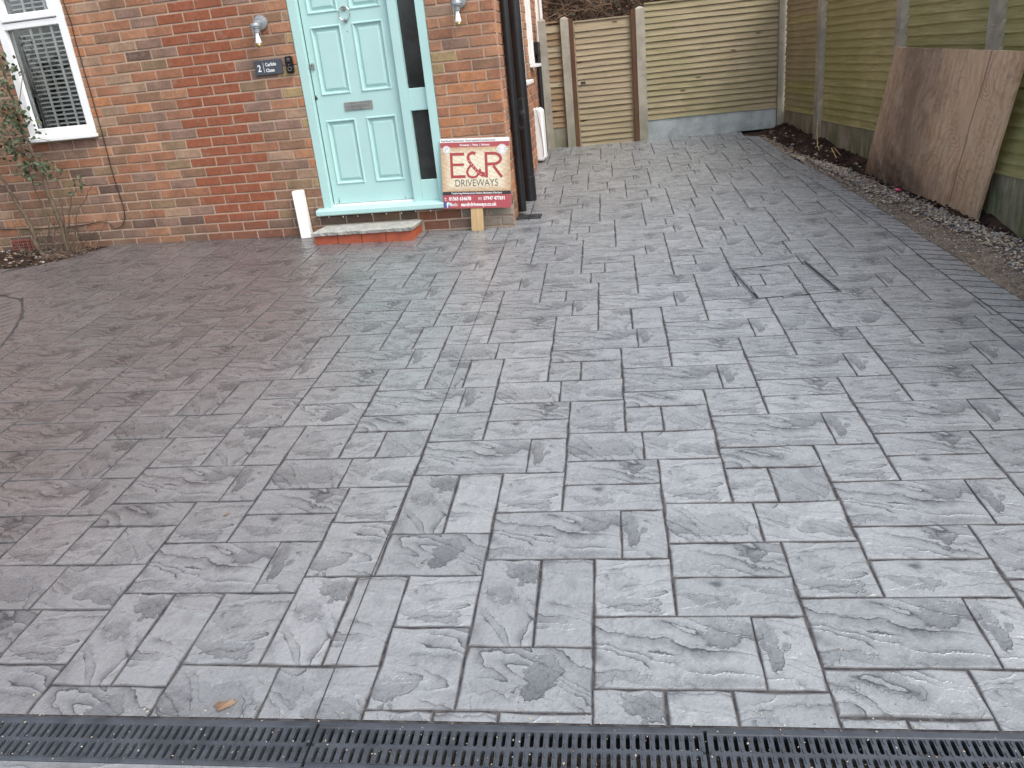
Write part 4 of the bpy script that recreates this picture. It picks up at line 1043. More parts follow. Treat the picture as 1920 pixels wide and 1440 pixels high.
# ---- doorstep
st = empty('doorstep', (1.12, -.15, gz(1.12, -.15)), 'grey riven stone doorstep on a row of red quarry tiles', 'doorstep')
zz = -gz(1.12, -.15)
def zat(z): return z + zz
mb = MB(); mb.box(.735 - 1.12, 1.505 - 1.12, -.265 + .15, -.004 + .15, zat(-.05), zat(.040)); mb.obj('core', 'darkmortar', st)
for k in range(4):
    w_ = .1905; xa = .729 - 1.12 + k * .1955; mb = MB(); mb.box(xa, xa + w_, -.277 + .15, -.265 + .15, zat(-.05), zat(.0375), ch=.003); mb.obj('quarry_tile', 'quarry', st)
for k in range(2):
    ya = -.277 + .15 + .0 + k * .137; mb = MB(); mb.box(1.505 - 1.12 + .0, 1.518 - 1.12, ya + .001, ya + .132, zat(-.05), zat(.0375), ch=.003); mb.obj('quarry_tile', 'quarry', st)
    mb = MB(); mb.box(.722 - 1.12, .7345 - 1.12, ya + .014, ya + .132, zat(-.05), zat(.0375), ch=.003); mb.obj('quarry_tile', 'quarry', st)
# riven slab
nx, ny = 34, 12; v = []; f = []; r = random.Random(5)
X0, X1, Y0, Y1 = .715 - 1.12, 1.535 - 1.12, -.302 + .15, -.006 + .15
for side in (1, 0):
    for j in range(ny + 1):
        for i in range(nx + 1):
            x = X0 + (X1 - X0) * i / nx; y = Y0 + (Y1 - Y0) * j / ny
            ed = (.006 * r.random()) if side else .004 + .009 * r.random()
            if i == 0: x += ed
            if i == nx: x -= ed
            if j == 0: y += ed
            z = zat(.068) + noise.fractal(Vector((x * 9, y * 14, 0)), 1, 2, 3) * .003 if side else zat(.0385)
            if side and (i in (0, nx) or j == 0): z -= .004 + .004 * r.random()
            v.append((x, y, z))
s_ = (nx + 1) * (ny + 1)
for j in range(ny):
    for i in range(nx): q = j * (nx + 1) + i; f.append((q, q + 1, q + nx + 2, q + nx + 1)); f.append((s_ + q + nx + 1, s_ + q + nx + 2, s_ + q + 1, s_ + q))
for i in range(nx): f.append((i, s_ + i, s_ + i + 1, i + 1)); q = ny * (nx + 1) + i; f.append((q, q + 1, s_ + q + 1, s_ + q))
for j in range(ny): q = j * (nx + 1); f.append((q, q + nx + 1, s_ + q + nx + 1, s_ + q)); q += nx; f.append((q, s_ + q, s_ + q + nx + 1, q + nx + 1))
o = bpy.data.objects.new('slab', meshdata('slab', v, f, 'sandstone')); link(o, st)
# white post stub
mb = MB(); mb.box(-.041, .041, -.03, .03, 0, .375, ch=.005)
o = mb.obj('post', 'white_paint', loc=(.566, -.048, gz(.566, -.04) - .003)); o.rotation_euler = (R_(-1), R_(-1.2), R_(7)); tag(o, 'short white painted timber post standing left of the doorstep', 'post')

# ---- advertising board leaning on the corner of the house
sg = empty('sign_board', (1.985, -.075, gz(1.98, -.07)), 'driveway company board with big red E and R letters on a wooden stake', 'sign')
sg.rotation_euler = (R_(-5.5), R_(3.0), R_(2))
SW, SH, SZ = .523, .508, .172
sgz = lambda f_: SZ + SH * f_
mb = MB(); mb.box(-SW / 2, SW / 2, -.004, 0, SZ, SZ + SH); mb.obj('board', 'sign_white', sg)
def strip(name, f0, f1, mat, dy=.0006):
    mb = MB(); x0, x1, z0, z1 = -SW / 2, SW / 2, sgz(f0), sgz(f1)
    mb.add([(x0, -.004 - dy, z0), (x1, -.004 - dy, z0), (x1, -.004 - dy, z1), (x0, -.004 - dy, z1)], [(0, 1, 2, 3)], 0, [(0, 0), (1, 0), (1, 1), (0, 1)]); return mb.obj(name, mat, sg)
strip('printed_band', .875, .945, 'sign_red'); strip('printed_picture', .245, .875, 'sign_cream'); strip('printed_band', .195, .245, 'sign_black'); strip('printed_band', 0, .195, 'sign_red')
yt = -.0055
t = text_obj('Resin Bound | Natural Stone - Pattern Imprinted Concrete & Screed', .0205, -.252, sgz(.957), yt, 'sign_grey', sg, sx_=.72)
text_obj('Driveways  |  Patios  |  Pathways', .021, 0, sgz(.892), yt, 'sign_white', sg, align='CENTER', bold=.0004, sx_=.82)
text_obj('DRIVEWAYS', .074, .002, sgz(.318), yt, 'sign_grey', sg, align='CENTER', bold=-.0006, sx_=.82)
text_obj('Transforming driveways across Cheshire, Manchester & Stockport', .0195, .0, sgz(.208), yt, 'sign_white', sg, align='CENTER', bold=.0003, sx_=.74)
text_obj('t:', .040, -.250, sgz(.118), yt, 'sign_white', sg, sx_=.8)
text_obj('01565 634678', .036, -.215, sgz(.118), yt, 'sign_white', sg, bold=.0011, sx_=.82)
text_obj('m:', .040, .010, sgz(.118), yt, 'sign_white', sg, sx_=.8)
text_obj('07947 477691', .036, .052, sgz(.118), yt, 'sign_white', sg, bold=.0011, sx_=.80)
text_obj('web:', .040, -.208, sgz(.032), yt, 'sign_white', sg, sx_=.8)
text_obj('eandrdriveways.co.uk', .038, -.125, sgz(.032), yt, 'sign_white', sg, bold=.0011, sx_=.82)
mb = MB(); mb.box(-.257, -.217, yt, yt + .0006, sgz(.012), sgz(.095)); fb = mb.obj('logo_square', 'sign_blue', sg)
text_obj('f', .056, -.236, sgz(.016), yt - .0008, 'sign_white', sg, bold=.0015)
lg = MB(); wd = .0205
zb, zt2 = sgz(.44), sgz(.80); H_ = zt2 - zb
stroke(lg, [(-.182, zb), (-.182, zt2)], wd, y=yt); stroke(lg, [(-.172, zt2 - wd / 2), (-.082, zt2 - wd / 2)], wd, y=yt - .0003); stroke(lg, [(-.172, zb + H_ * .53), (-.088, zb + H_ * .53)], wd * .9, y=yt - .0003); stroke(lg, [(-.172, zb + wd / 2), (-.078, zb + wd / 2)], wd, y=yt - .0003)
stroke(lg, [(.082, zb), (.082, zt2)], wd, y=yt)
arc_ = [(.09, zt2 - wd / 2)] + [(.135 + .058 * math.sin(t), zb + H_ * .735 + (H_ * .265 - wd / 2) * math.cos(t)) for t in [i * math.pi / 14 for i in range(15)]] + [(.09, zb + H_ * .47 + wd / 2)]
stroke(lg, arc_, wd, y=yt - .0003); stroke(lg, [(.135, zb + H_ * .46), (.198, zb)], wd, y=yt)
# ampersand drawn as a winding road
amp = [(.056, zb + .012), (.025, zb + H_ * .17), (-.018, zb + H_ * .44), (-.045, zb + H_ * .64), (-.055, zb + H_ * .78), (-.048, zb + H_ * .92), (-.022, zb + H_ * .99), (.004, zb + H_ * .95)]
stroke(lg, amp, .022, y=yt)
loop = [(-.030, zb + H_ * .52), (-.056, zb + H_ * .36), (-.066, zb + H_ * .22), (-.056, zb + H_ * .07), (-.028, zb + H_ * .01), (.002, zb + H_ * .04), (.026, zb + H_ * .18), (.036, zb + H_ * .34)]
stroke(lg, loop, .017, y=yt - .0003)
lg.add([(.03, yt - .0006, zb + H_ * .1), (.07, yt - .0006, zb + .002), (.07, yt - .0006, zb + H_ * .2), (.036, yt - .0006, zb + H_ * .26)], [(0, 1, 2, 3)])
lg.obj('logo', 'sign_logo', sg)
ds = MB()
for k in range(6):
    a = Vector(amp[0]).lerp(Vector(amp[1]), 0)
    t0 = .08 + k * .13; 
    def pa(t): 
        s_a = t * polylen(amp[:6]); return polyline_pt(amp[:6], s_a)
    p0, p1 = pa(t0), pa(t0 + .06); stroke(ds, [tuple(p0), tuple(p1)], .0028, y=yt - .0010)
stroke(ds, [(-.030, zb + H_ * .84), (-.022, zb + H_ * .70), (-.004, zb + H_ * .52), (.010, zb + H_ * .42)], .002, y=yt - .001)
ds.obj('road_marks', 'sign_white', sg)
for cx, cz, r_ in ((-.215, sgz(.845), .029), (.205, sgz(.835), .036)):
    mb = MB(); ring_ = [(cx + r_ * math.cos(t), cz + r_ * math.sin(t)) for t in [i * 2 * math.pi / 28 for i in range(28)]]
    mb.add([(a, yt - .0004, b) for a, b in ring_], [tuple(range(28))]); bd = mb.obj('badge', 'sign_white', sg)
    mb = MB(); stroke(mb, [(cx + r_ * .86 * math.cos(t), cz + r_ * .86 * math.sin(t)) for t in [i * 2 * math.pi / 28 for i in range(28)]], .0016, y=yt - .0009, closed=True)
    stroke(mb, [(cx + r_ * .62 * math.cos(t), cz + r_ * .62 * math.sin(t)) for t in [i * 2 * math.pi / 24 for i in range(24)]], .0012, y=yt - .0009, closed=True)
    if cx > 0:
        for q in (-.006, .006): stroke(mb, [(cx - r_ * 1.25, cz + q), (cx + r_ * 1.25, cz + q)], .0014, y=yt - .0009)
        mb.add([(cx - r_ * 1.2, yt - .0006, cz - .005), (cx + r_ * 1.2, yt - .0006, cz - .005), (cx + r_ * 1.2, yt - .0006, cz + .005), (cx - r_ * 1.2, yt - .0006, cz + .005)], [(0, 1, 2, 3)], 1)
    else: stroke(mb, [(cx - .008, cz - .010), (cx - .002, cz + .012), (cx + .006, cz + .002), (cx + .009, cz + .010)], .004, y=yt - .0009)
    mb.obj('badge_print', ['sign_grey', 'sign_white'], bd)
mb = MB(); mb.box(-.052, .040, .0005, .022, .0, .6, ch=.002); o = mb.obj('stake', 'stake', sg)

# ---- pipes at the corner
def pipe(x, y, r, z0, ztop, label, brackets, soc=True):
    P = empty('downpipe', (x, y, z0), label, 'downpipe')
    mb = MB(); mb.tube([(0, 0, 0), (0, 0, ztop - z0)], r, 24); smooth_angle(mb.obj('pipe', 'black_plastic', P))
    for bz in brackets:
        mb = MB(); mb.tube([(0, 0, bz), (0, 0, bz + .05)], r + .006, 24).box(-r - .03, r + .03, -.006, .02, bz + .012, bz + .034); smooth_angle(mb.obj('bracket', 'black_plastic', P))
    return P
pipe(side_x(.39) + .036, .39, .031, gz(2.25, .39) + .025, 5, 'slim black rainwater downpipe at the house corner above the small gully', [.62, 2.6])
pp = pipe(side_x(.9) + .058, .9, .048, gz(2.23, .9) - .003, 5.2, 'thick black soil pipe standing behind the slim downpipe', [2.4])
mb = MB(); mb.lathe([(.0485, .0), (.052, .002), (.052, .20), (.0485, .203)], (0, 0, 0), 'Z', 24); smooth_angle(mb.obj('socket', 'black_plastic', pp))
vb = MB(); vb.lathe([(.012, -.05), (.035, -.045), (.038, 0)], (0, 0, 0), 'Y', 18).box(-.02, .02, -.03, .06, .0, .12, ch=.004)
o = vb.obj('hose_bracket', 'black_plastic', loc=(side_x(.62) + .07, .62, .735)); tag(smooth_angle(o), 'small black tap cover fixed between the two black pipes', 'tap cover')
mb = MB(); mb.tube([(side_x(3.3) + .035, 3.3, gz(2, 3.3)), (side_x(3.3) + .035, 3.3, 1.17), (side_x(3.3) + .02, 3.3, 1.25)], .028, 14)
mb.box(side_x(3.2) - .01, side_x(3.2) + .045, 3.22, 3.38, 1.17, 1.30, ch=.006)
tag(smooth_angle(mb.obj('waste_pipe', 'black_plastic')), 'black waste pipe with box hopper on the side wall near the gate', 'pipe')
# white meter box on the side wall
bx0, by0, by1, bz0, bz1 = side_x(2.75) - .01, 2.62, 2.75, .130, .660
mb = MB(); c_ = .03; w_ = .105
prof = [(0, bz0), (w_ - c_, bz0), (w_, bz0 + c_), (w_, bz1 - c_), (w_ - c_, bz1), (0, bz1)]
v = [(bx0 + a, by0, z) for a, z in prof] + [(bx0 + a, by1, z) for a, z in prof]
ins = [(bx0 + .012 + a * (w_ - .03) / w_, by0 - .012, bz0 + .015 + (z - bz0) * (bz1 - bz0 - .03) / (bz1 - bz0)) for a, z in prof]
v += ins
mb.add(v, [(12, 13, 14, 15, 16, 17), (6, 7, 8, 9, 10, 11)[::-1]] + [(i, (i + 1) % 6, 6 + (i + 1) % 6, 6 + i) for i in range(6)] + [(12 + i, 12 + (i + 1) % 6, (i + 1) % 6, i) for i in range(6)])
mbx = mb.obj('meter_box', 'upvc'); tag(mbx, 'white plastic meter box with cut corners on the side wall', 'meter box')
mb = MB(); mb.tube([(side_x(1.9) + .012, 1.9, .92), (side_x(2.3) + .03, 2.3, .75), (bx0 + .055, by0 - .018, .60), (bx0 + .075, by0 - .016, .45), (bx0 + .088, by0 - .016, .32), (bx0 + .09, by0 - .017, .18)], .0022, 5); tag(mb.obj('cable', 'cable'), 'thin loose wire trailing over the white meter box', 'cable')
# gully grate
gg = MB(); L_, W_2 = .195, .125
gg.box(0, L_, 0, .010, -.02, .003).box(0, L_, W_2 - .010, W_2, -.02, .003).box(0, .008, .010, W_2 - .010, -.02, .003).box(L_ - .008, L_, .010, W_2 - .010, -.02, .003)
for k in range(1, 11): gg.box(k * L_ / 11 - .004, k * L_ / 11 + .004, .010, W_2 - .010, -.012, .0025)
gg.box(.008, L_ - .008, .058, .066, -.012, .0027).box(.002, L_ - .002, .002, W_2 - .002, -.03, -.018, 1)
o = gg.obj('gully_grate', ['iron', 'trench'], loc=(2.228, .215, gz(2.3, .28) + .004)); o.rotation_euler = (SY, -SX, .04); tag(o, 'small black slotted gully grate set in the drive below the downpipe', 'gully grate')

# ---- inspection cover frame
ic = empty('inspection_cover', (0, 0, 0), 'recessed inspection cover in the drive with thin metal edges', 'inspection cover')
def edge_strip(a, b, wd, z, mat, name, z0=-.01):
    a, b = Vector(a), Vector(b); d = (b - a).normalized(); q = Vector((-d.y, d.x)) * wd / 2; mb = MB()
    P = [a - q, b - q, b + q, a + q]; mb.add([(p.x, p.y, gz(p.x, p.y) + z0) for p in P] + [(p.x, p.y, gz(p.x, p.y) + z) for p in P], [(4, 5, 6, 7), (0, 1, 5, 4), (1, 2, 6, 5), (2, 3, 7, 6), (3, 0, 4, 7)]); return mb.obj(name, mat, ic)
A, B, C2, D2 = Vector((3.776, -1.229)), Vector((3.879, -1.731)), Vector((4.327, -1.652)), Vector((4.218, -1.104))
for P, Q, s in ((A, B, 1), (D2, C2, -1), (B, C2, 2)):
    if s == 2: edge_strip(P, Q, .006, .0012, 'trench', 'gap'); continue
    d = Vector((1, .15)) * s
    edge_strip(P, Q, .007, .003, 'steel', 'edge_strip'); edge_strip(P + d * .010, Q + d * .010, .007, .0014, 'trench', 'gap'); edge_strip(P + d * .022, Q + d * .022, .006, .0028, 'steel', 'edge_strip')
edge_strip(A, D2, .0035, .0012, 'trench', 'gap')
edge_strip(B + Vector((.14, .01)), B + Vector((.24, .055)), .03, .006, 'steel', 'lifting_plate')

# ------------------------------------------------------------ fences
def slat_mesh(L, h, mat, seed, thick=.008, tilt=.021):
    """overlapping waney board: x along, hung with its lower edge proud (towards -y)"""
    r = random.Random(seed); n = max(4, int(L / .22)); v = []; uv = []; f = []
    off = r.uniform(0, 50); ph = r.uniform(0, 9)
    for i in range(n + 1):
        x = L * i / n; lo = -.0035 * math.sin(x * 3.1 + ph) + r.uniform(-.0018, .0018); bow = .0015 * math.sin(x * 5 + ph)
        for (y, z) in ((-tilt + bow, lo), (-tilt * .0 - .001 + bow, h), (thick * .6 + bow, h), (thick - tilt + bow, lo)):
            v.append((x, y, z)); uv.append((x + off, z + off * .37 + (0.02 if y > 0 else 0)))
    for i in range(n):
        for k in range(4): a = i * 4 + k; b = i * 4 + (k + 1) % 4; f.append((a, b, b + 4, a + 4))
    f += [(3, 2, 1, 0), tuple(n * 4 + k for k in range(4))]
    return meshdata('slat', v, f, mat, uvs=uv)
def fence_frame(p, ang_): return Matrix.Translation((p[0], p[1], 0)) @ Matrix.Rotation(ang_, 4, 'Z')
def slats(parent, x0, x1, z0, z1, pitch, mat, y=0., seed=0, top_h=None, slope=0.):
    z = z0; k = 0; r = random.Random(seed)
    while z < z1 - .5 * pitch:
        m_ = mat if isinstance(mat, str) else r.choice(mat)
        o = bpy.data.objects.new('slat', slat_mesh(x1 - x0, pitch + .014, m_, seed * 100 + k)); link(o, parent); o.location = (x0, y + r.uniform(-.001, .001), z + r.uniform(-.0015, .0015)); o.rotation_euler = (0, -slope + r.uniform(-.0016, .0016), 0)
        z += pitch; k += 1
def post(parent, x, y, z0, z1, w_=.09, d=.085, mat='conc', name='post', cap=True):
    mb = MB(); a, b = -w_ / 2, w_ / 2
    mb.box(a, b, -d / 2, d / 2, z0, z1, ch=.008)
    if cap: mb.add([(a + .008, -d / 2 + .008, z1), (b - .008, -d / 2 + .008, z1), (b - .008, d / 2 - .008, z1), (a + .008, d / 2 - .008, z1), (0, 0, z1 + .018)], [(0, 1, 4), (1, 2, 4), (2, 3, 4), (3, 0, 4)])
    o = mb.obj(name, mat, parent); o.location = (x, y, 0); return o
ba = math.atan2(fence_b.y - fence_a.y, fence_b.x - fence_a.x); FL = (fence_b - fence_a).length
def fgz(x): p = Matrix.Rotation(ba, 4, 'Z') @ Vector((x, 0, 0)); return gz(fence_a.x + p.x, fence_a.y + p.y)
# narrow infill by the house
inf = empty('fence_infill', (fence_a.x, fence_a.y, 0), 'narrow brown slatted fence strip between two concrete posts beside the house', 'fence', rz=ba)
post(inf, .045, 0, -.1, 1.515, .088, mat='conc'); post(inf, .292, -.002, -.1, 1.51, .092, mat='conc')
slats(inf, .088, .247, .375, 1.46, .0625, ['slat_old', 'slat_old', 'slat_gate'], .012, 1)
mb = MB(); mb.box(.088, .247, .0, .04, -.05, .372); mb.obj('gravel_board', 'conc_mossy', inf)
mb = MB(); mb.box(.085, .25, -.012, .03, 1.475, 1.492); mb.obj('capping', 'slat_old', inf)
# gate
gt = empty('gate', (fence_a.x, fence_a.y, 0), 'tan wooden slatted gate between dark brown posts', 'gate', rz=ba)
for xa, zt_ in ((.362, 1.50), (1.038, 1.52)):
    mb = MB(); mb.box(xa - .022, xa + .022, -.05, .04, .0, zt_, ch=.003); mb.obj('gate_post', 'brownpost', gt)
slats(gt, .40, 1.005, .195, 1.34, .0615, 'slat_gate', .005, 2)
o = bpy.data.objects.new('slat', slat_mesh(.605, .10, 'slat_gate', 777)); link(o, gt); o.location = (.40, .004, 1.36)
o = bpy.data.objects.new('slat', slat_mesh(.605, .075, 'slat_gate', 778)); link(o, gt); o.location = (.40, .004, .135)
mb = MB(); mb.box(.386, .399, -.012, .03, .13, 1.455).box(1.0055, 1.0165, -.012, .03, .13, 1.455); mb.obj('gate_stile', 'slat_gate', gt)
mb = MB(); mb.box(.384, 1.018, -.016, .03, 1.457, 1.472); mb.obj('capping', 'slat_gate', gt)
mb = MB(); mb.box(.435, .485, -.016, -.008, .815, .845, ch=.003).tube([(.445, -.02, .83), (.445, -.035, .82), (.472, -.035, .815)], .004, 6); mb.obj('latch', 'iron', gt)
# main back panel
bf = empty('back_fence', (fence_a.x, fence_a.y, 0), 'tall tan slatted fence panel with blue grey concrete gravel board', 'fence', rz=ba)
post(bf, 1.115, 0, -.1, 1.535, .098); post(bf, FL - .02, .01, -.1, 1.95, .10)
slats(bf, 1.168, FL - .072, .360, 1.53, .0632, 'slat_back', .012, 3)
mb = MB(); mb.box(1.165, FL - .07, -.012, .035, 1.560, 1.576); mb.obj('capping', 'slat_back', bf)
mb = MB(); mb.box(1.166, FL - .074, .002, .04, .137, .375, ch=.004); mb.obj('gravel_board', 'conc_blue', bf)
mb = MB(); mb.box(1.1, FL, .045, .06, -.1, .2); mb.obj('board_behind', 'trench', bf)
# side fence along the right boundary
sa = math.atan2(-fdir.y, -fdir.x)          # local x runs from the corner towards the street; local +y side is away from the drive
sf = empty('side_fence', (F0.x, F0.y, 0), 'long mossy slatted boundary fence with concrete posts on the right', 'fence', rz=sa)
def s_at(x): return gz(F0.x - fdir.x * x, F0.y - fdir.y * x)
ps = [.0, 1.205, 2.93, 4.23, 6.05, 7.9]
# local y: positive or negative faces the drive?
lp = Matrix.Rotation(sa, 3, 'Z') @ Vector((0, 1, 0)); face = -1 if lp.x > 0 else 1       # drive lies towards -x
tops = [1.95, 1.95, 1.93, 1.9, 1.88, 1.86]
for i, x in enumerate(ps):
    if i: post(sf, x, 0, s_at(x) - .3, tops[i], .095, .10)
for i in range(len(ps) - 1):
    a, b = ps[i] + .052, ps[i + 1] - .05; zb_ = [.335, .30, .25, .19, .09][i]; m_ = [['slat_grey', 'slat_grey', 'slat_side'], 'slat_side', 'slat_side', 'slat_side', 'slat_side'][i]
    hold = empty('bay', (0, 0, 0), '', ''); bpy.data.objects.remove(hold)
    if face == -1: slats(sf, a, b, zb_, 1.86, [.0625, .066, .070, .074, .078][i], m_, .012, 10 + i, slope=0.0)
    mb = MB(); mb.box(a, b, .002, .04, s_at(b) - .35, zb_ + .012, ch=.004); mb.obj('gravel_board', 'conc_mossy', sf)
print('face', face)
# wire loops left on posts
for x, z in ((2.93, 1.07), (4.2, 1.04)):
    mb = MB(); mb.tube([(x - .10, -.03, z - .01), (x - .085, -.04, z + .012), (x - .05, -.055, z), (x, -.06, z + .004), (x + .05, -.055, z + .012), (x + .085, -.045, z + .016)], .0022, 5); mb.obj('wire_tie', 'st_c', sf)

# plywood sheet leaning on the fence
BL, BR, TR, TL = Vector((5.02, 1.295, -.020)), Vector((5.38, -.33, -.112)), Vector((5.45, -.60, .90)), Vector((5.14, 1.08, .948))
CP = Vector((3.4856, -6.019, 1.139)); TR = CP + (TR - CP) * .968; TL = CP + (TL - CP) * .975
nn_ = (BR - BL).cross(TL - BL).normalized()
if nn_.x > 0: nn_ = -nn_
nx, ny = 30, 18; v = []; uv = []; f = []; r = random.Random(8)
for s in (0, 1):
    for j in range(ny + 1):
        for i in range(nx + 1):
            a, b = i / nx, j / ny
            p = BL.lerp(BR, a).lerp(TL.lerp(TR, a), b) - nn_ * (.018 * s)
            if j in (0, ny) or i in (0, nx): p = p + Vector((0, r.uniform(-.003, .003), r.uniform(-.003, .003)))
            p = p + nn_ * (.006 * math.sin(a * 3.1) * math.sin(b * 3))
            v.append(p); uv.append((a * 1.69, b * 1.0))
s_ = (nx + 1) * (ny + 1)
for j in range(ny):
    for i in range(nx): q = j * (nx + 1) + i; f.append((q, q + 1, q + nx + 2, q + nx + 1)); f.append((s_ + q + nx + 1, s_ + q + nx + 2, s_ + q + 1, s_ + q))
for i in range(nx): f.append((i, s_ + i, s_ + i + 1, i + 1)); q = ny * (nx + 1) + i; f.append((q, q + 1, s_ + q + 1, s_ + q))
for j in range(ny): q = j * (nx + 1); f.append((q, q + nx + 1, s_ + q + nx + 1, s_ + q)); q += nx; f.append((q, s_ + q, s_ + q + nx + 1, q + nx + 1))
o = bpy.data.objects.new('plywood_sheet', meshdata('plywood_sheet', v, f, 'ply', uvs=uv)); link(o); tag(o, 'large stained brown plywood sheet leaning against the side fence', 'plywood sheet')
if (o.data.polygons[0].normal.dot(nn_)) < 0: o.data.flip_normals()

# ------------------------------------------------------------ planting
def leaf(mb, p, r, rg_, mi):
    d = Vector((rg_.uniform(-1, 1), rg_.uniform(-1, .3), rg_.uniform(-.8, .6))).normalized(); s = d.cross(Vector((rg_.uniform(-.4, .4), -1, rg_.uniform(-.2, .9)))).normalized(); n_ = d.cross(s)
    L = r; w2 = r * .32
    mb.add([p, p + d * L * .35 + s * w2 - n_ * w2 * .3, p + d * L * .75 + s * w2 * .8 - n_ * w2 * .2, p + d * L, p + d * L * .75 - s * w2 * .8 - n_ * w2 * .2, p + d * L * .35 - s * w2 - n_ * w2 * .3, p + d * L * .5], [(0, 1, 2, 6), (6, 2, 3), (0, 6, 4, 5), (6, 3, 4)], mi)
rose = empty('climbing_rose', (-1.5, -.22, gz(-1.5, -.22)), 'bare stemmed climbing rose with sparse green leaves left of the window', 'climbing rose')
rz0 = Vector((-1.5, -.22, gz(-1.5, -.22)))
def rp(l, y=-.25): return [Vector((a, y + .0 * i, b)) - rz0 for i, (a, b) in enumerate(l)]
st_m = MB(); rgp = random.Random(21)
def wob(P, k=3, s=.008):
    out = []
    for i in range(len(P) - 1):
        for j in range(k):
            q = P[i].lerp(P[i + 1], j / k); out.append(q + Vector((rgp.uniform(-s, s), rgp.uniform(-s, s), rgp.uniform(-s, s))) if (i or j) else q)
    return out + [P[-1]]
def stem(l, r0, r1, y0=-.27, y1=-.1, s=.006):
    P = [Vector((a, y0 + (y1 - y0) * i / (len(l) - 1), b)) - rz0 for i, (a, b) in enumerate(l)]; P = wob(P, 3, s); n_ = len(P)
    st_m.tube(P, [r0 + (r1 - r0) * i / (n_ - 1) for i in range(n_)], 8); return P
stem([(-1.62, -.05), (-1.74, .02), (-1.79, .13), (-1.80, .249), (-1.85, .367), (-1.92, .464), (-1.97, .60), (-2.07, .78), (-2.2, 1.0)], .022, .010)
stem([(-1.47, -.03), (-1.475, .07), (-1.494, .285), (-1.535, .499), (-1.55, .665), (-1.575, .746), (-1.62, .908), (-1.655, 1.04), (-1.67, 1.2), (-1.68, 1.35), (-1.70, 1.6)], .023, .008)
stem([(-1.50, -.03), (-1.485, .12), (-1.455, .25), (-1.40, .45), (-1.36, .52)], .010, .005)
stem([(-1.58, .0), (-1.60, .247), (-1.64, .41), (-1.69, .57), (-1.72, .72), (-1.70, .85)], .006, .004)
stem([(-1.42, .05), (-1.38, .2), (-1.345, .33), (-1.26, .45), (-1.21, .53)], .006, .003)
stem([(-1.45, .1), (-1.44, .37), (-1.45, .52), (-1.465, .64), (-1.46, .73)], .007, .003)
stem([(-1.33, .34), (-1.30, .40), (-1.36, .50), (-1.43, .56)], .003, .002); stem([(-1.62, .9), (-1.50, .80), (-1.40, .72), (-1.36, .63)], .003, .002)
stem([(-1.66, 1.1), (-1.55, 1.2), (-1.50, 1.38), (-1.48, 1.5)], .004, .002); stem([(-1.6, .95), (-1.45, .93), (-1.30, .86), (-1.22, .76)], .002, .0015)
for _ in range(34):
    x = rgp.uniform(-1.9, -1.3); z = rgp.uniform(-.03, .1); a = rgp.uniform(-.28, .28); h = rgp.uniform(.08, .38)
    stem([(x, z - .03), (x + a * .5, z + h * .5), (x + a, z + h)], .0035, .0015, rgp.uniform(-.35, -.1), rgp.uniform(-.35, -.08), .01)
smooth_angle(st_m.obj('stems', 'bark', rose), 60)
lm = MB(); r = random.Random(5)
for (x, z, rad, n_) in [(-1.74, .955, .08, 26), (-1.73, .84, .09, 34), (-1.60, .767, .08, 26), (-1.46, .706, .08, 30), (-1.63, .698, .06, 16), (-1.74, .685, .07, 14), (-1.24, .56, .055, 16), (-1.50, .977, .05, 9), (-1.51, 1.44, .06, 10), (-1.52, 1.49, .05, 7), (-1.62, 1.43, .09, 22), (-1.62, 1.34, .10, 26), (-1.54, 1.18, .07, 16), (-1.68, 1.172, .10, 40), (-1.74, 1.10, .10, 34), (-1.65, 1.10, .08, 30), (-1.50, 1.07, .05, 10), (-1.80, .90, .09, 24), (-1.85, 1.25, .14, 40), (-1.62, .60, .04, 5), (-1.70, 1.6, .15, 30)]:
    for _ in range(n_):
        p = Vector((x + r.gauss(0, rad * .5), -.20 + r.gauss(0, .05), z + r.gauss(0, rad * .5))) - rz0; leaf(lm, p, r.uniform(.028, .055), r, 0 if r.random() < .6 else 1)
tag(lm.obj('foliage', ['leaf', 'leaf2'], rose))
# bed soil and stones at its foot
be = [(-1.24, -.01), (-1.30, -.17), (-1.38, -.28), (-1.43, -.42), (-1.56, -.56), (-1.84, -.62), (-3.6, -.66), (-3.6, -.01)]
mb = MB(); mb.add([(x, y, gz(x, y) - .012) for x, y in be], [tuple(range(len(be)))]); tag(mb.obj('flower_bed', 'soil'), kind='structure')
mb = MB(); r = random.Random(31)
for _ in range(420):
    x = r.uniform(-2.6, -1.3); y = r.uniform(-.6, -.02)
    if x > -1.45 and y < -.35 + (x + 1.45) * 1.5: continue
    pebble(mb, x, y, gz(x, y) - .006, r.uniform(.006, .018), r.choices([0, 1, 2, 3, 4], [1, 1.2, .6, 1.5, 4])[0], r)
for _ in range(260):
    x = r.gauss(-1.52, .1); y = r.uniform(-.42, -.1); p = Vector((x, y, gz(x, y) + .0)); d = Vector((r.uniform(-1, 1), r.uniform(-1, 1), r.uniform(0, .7))) * r.uniform(.03, .09)
    mb.tube([p, p + d * .5 + Vector((0, 0, .012)), p + d], .0016, 3, 3)
tag(mb.obj('bed_litter', ['st_a', 'st_b', 'st_c', 'st_d', 'soil']), 'pebbles and dead twigs around the foot of the climbing rose', 'litter', kind='stuff')
mb = MB(); mb.box(-.07, .07, -.05, .05, 0, .09, ch=.015); o = mb.obj('edging_stone', 'st_b', loc=(-2.06, -.56, gz(-2, -.5))); tag(o, 'small grey stone block at the far left edge of the flower bed', 'stone')

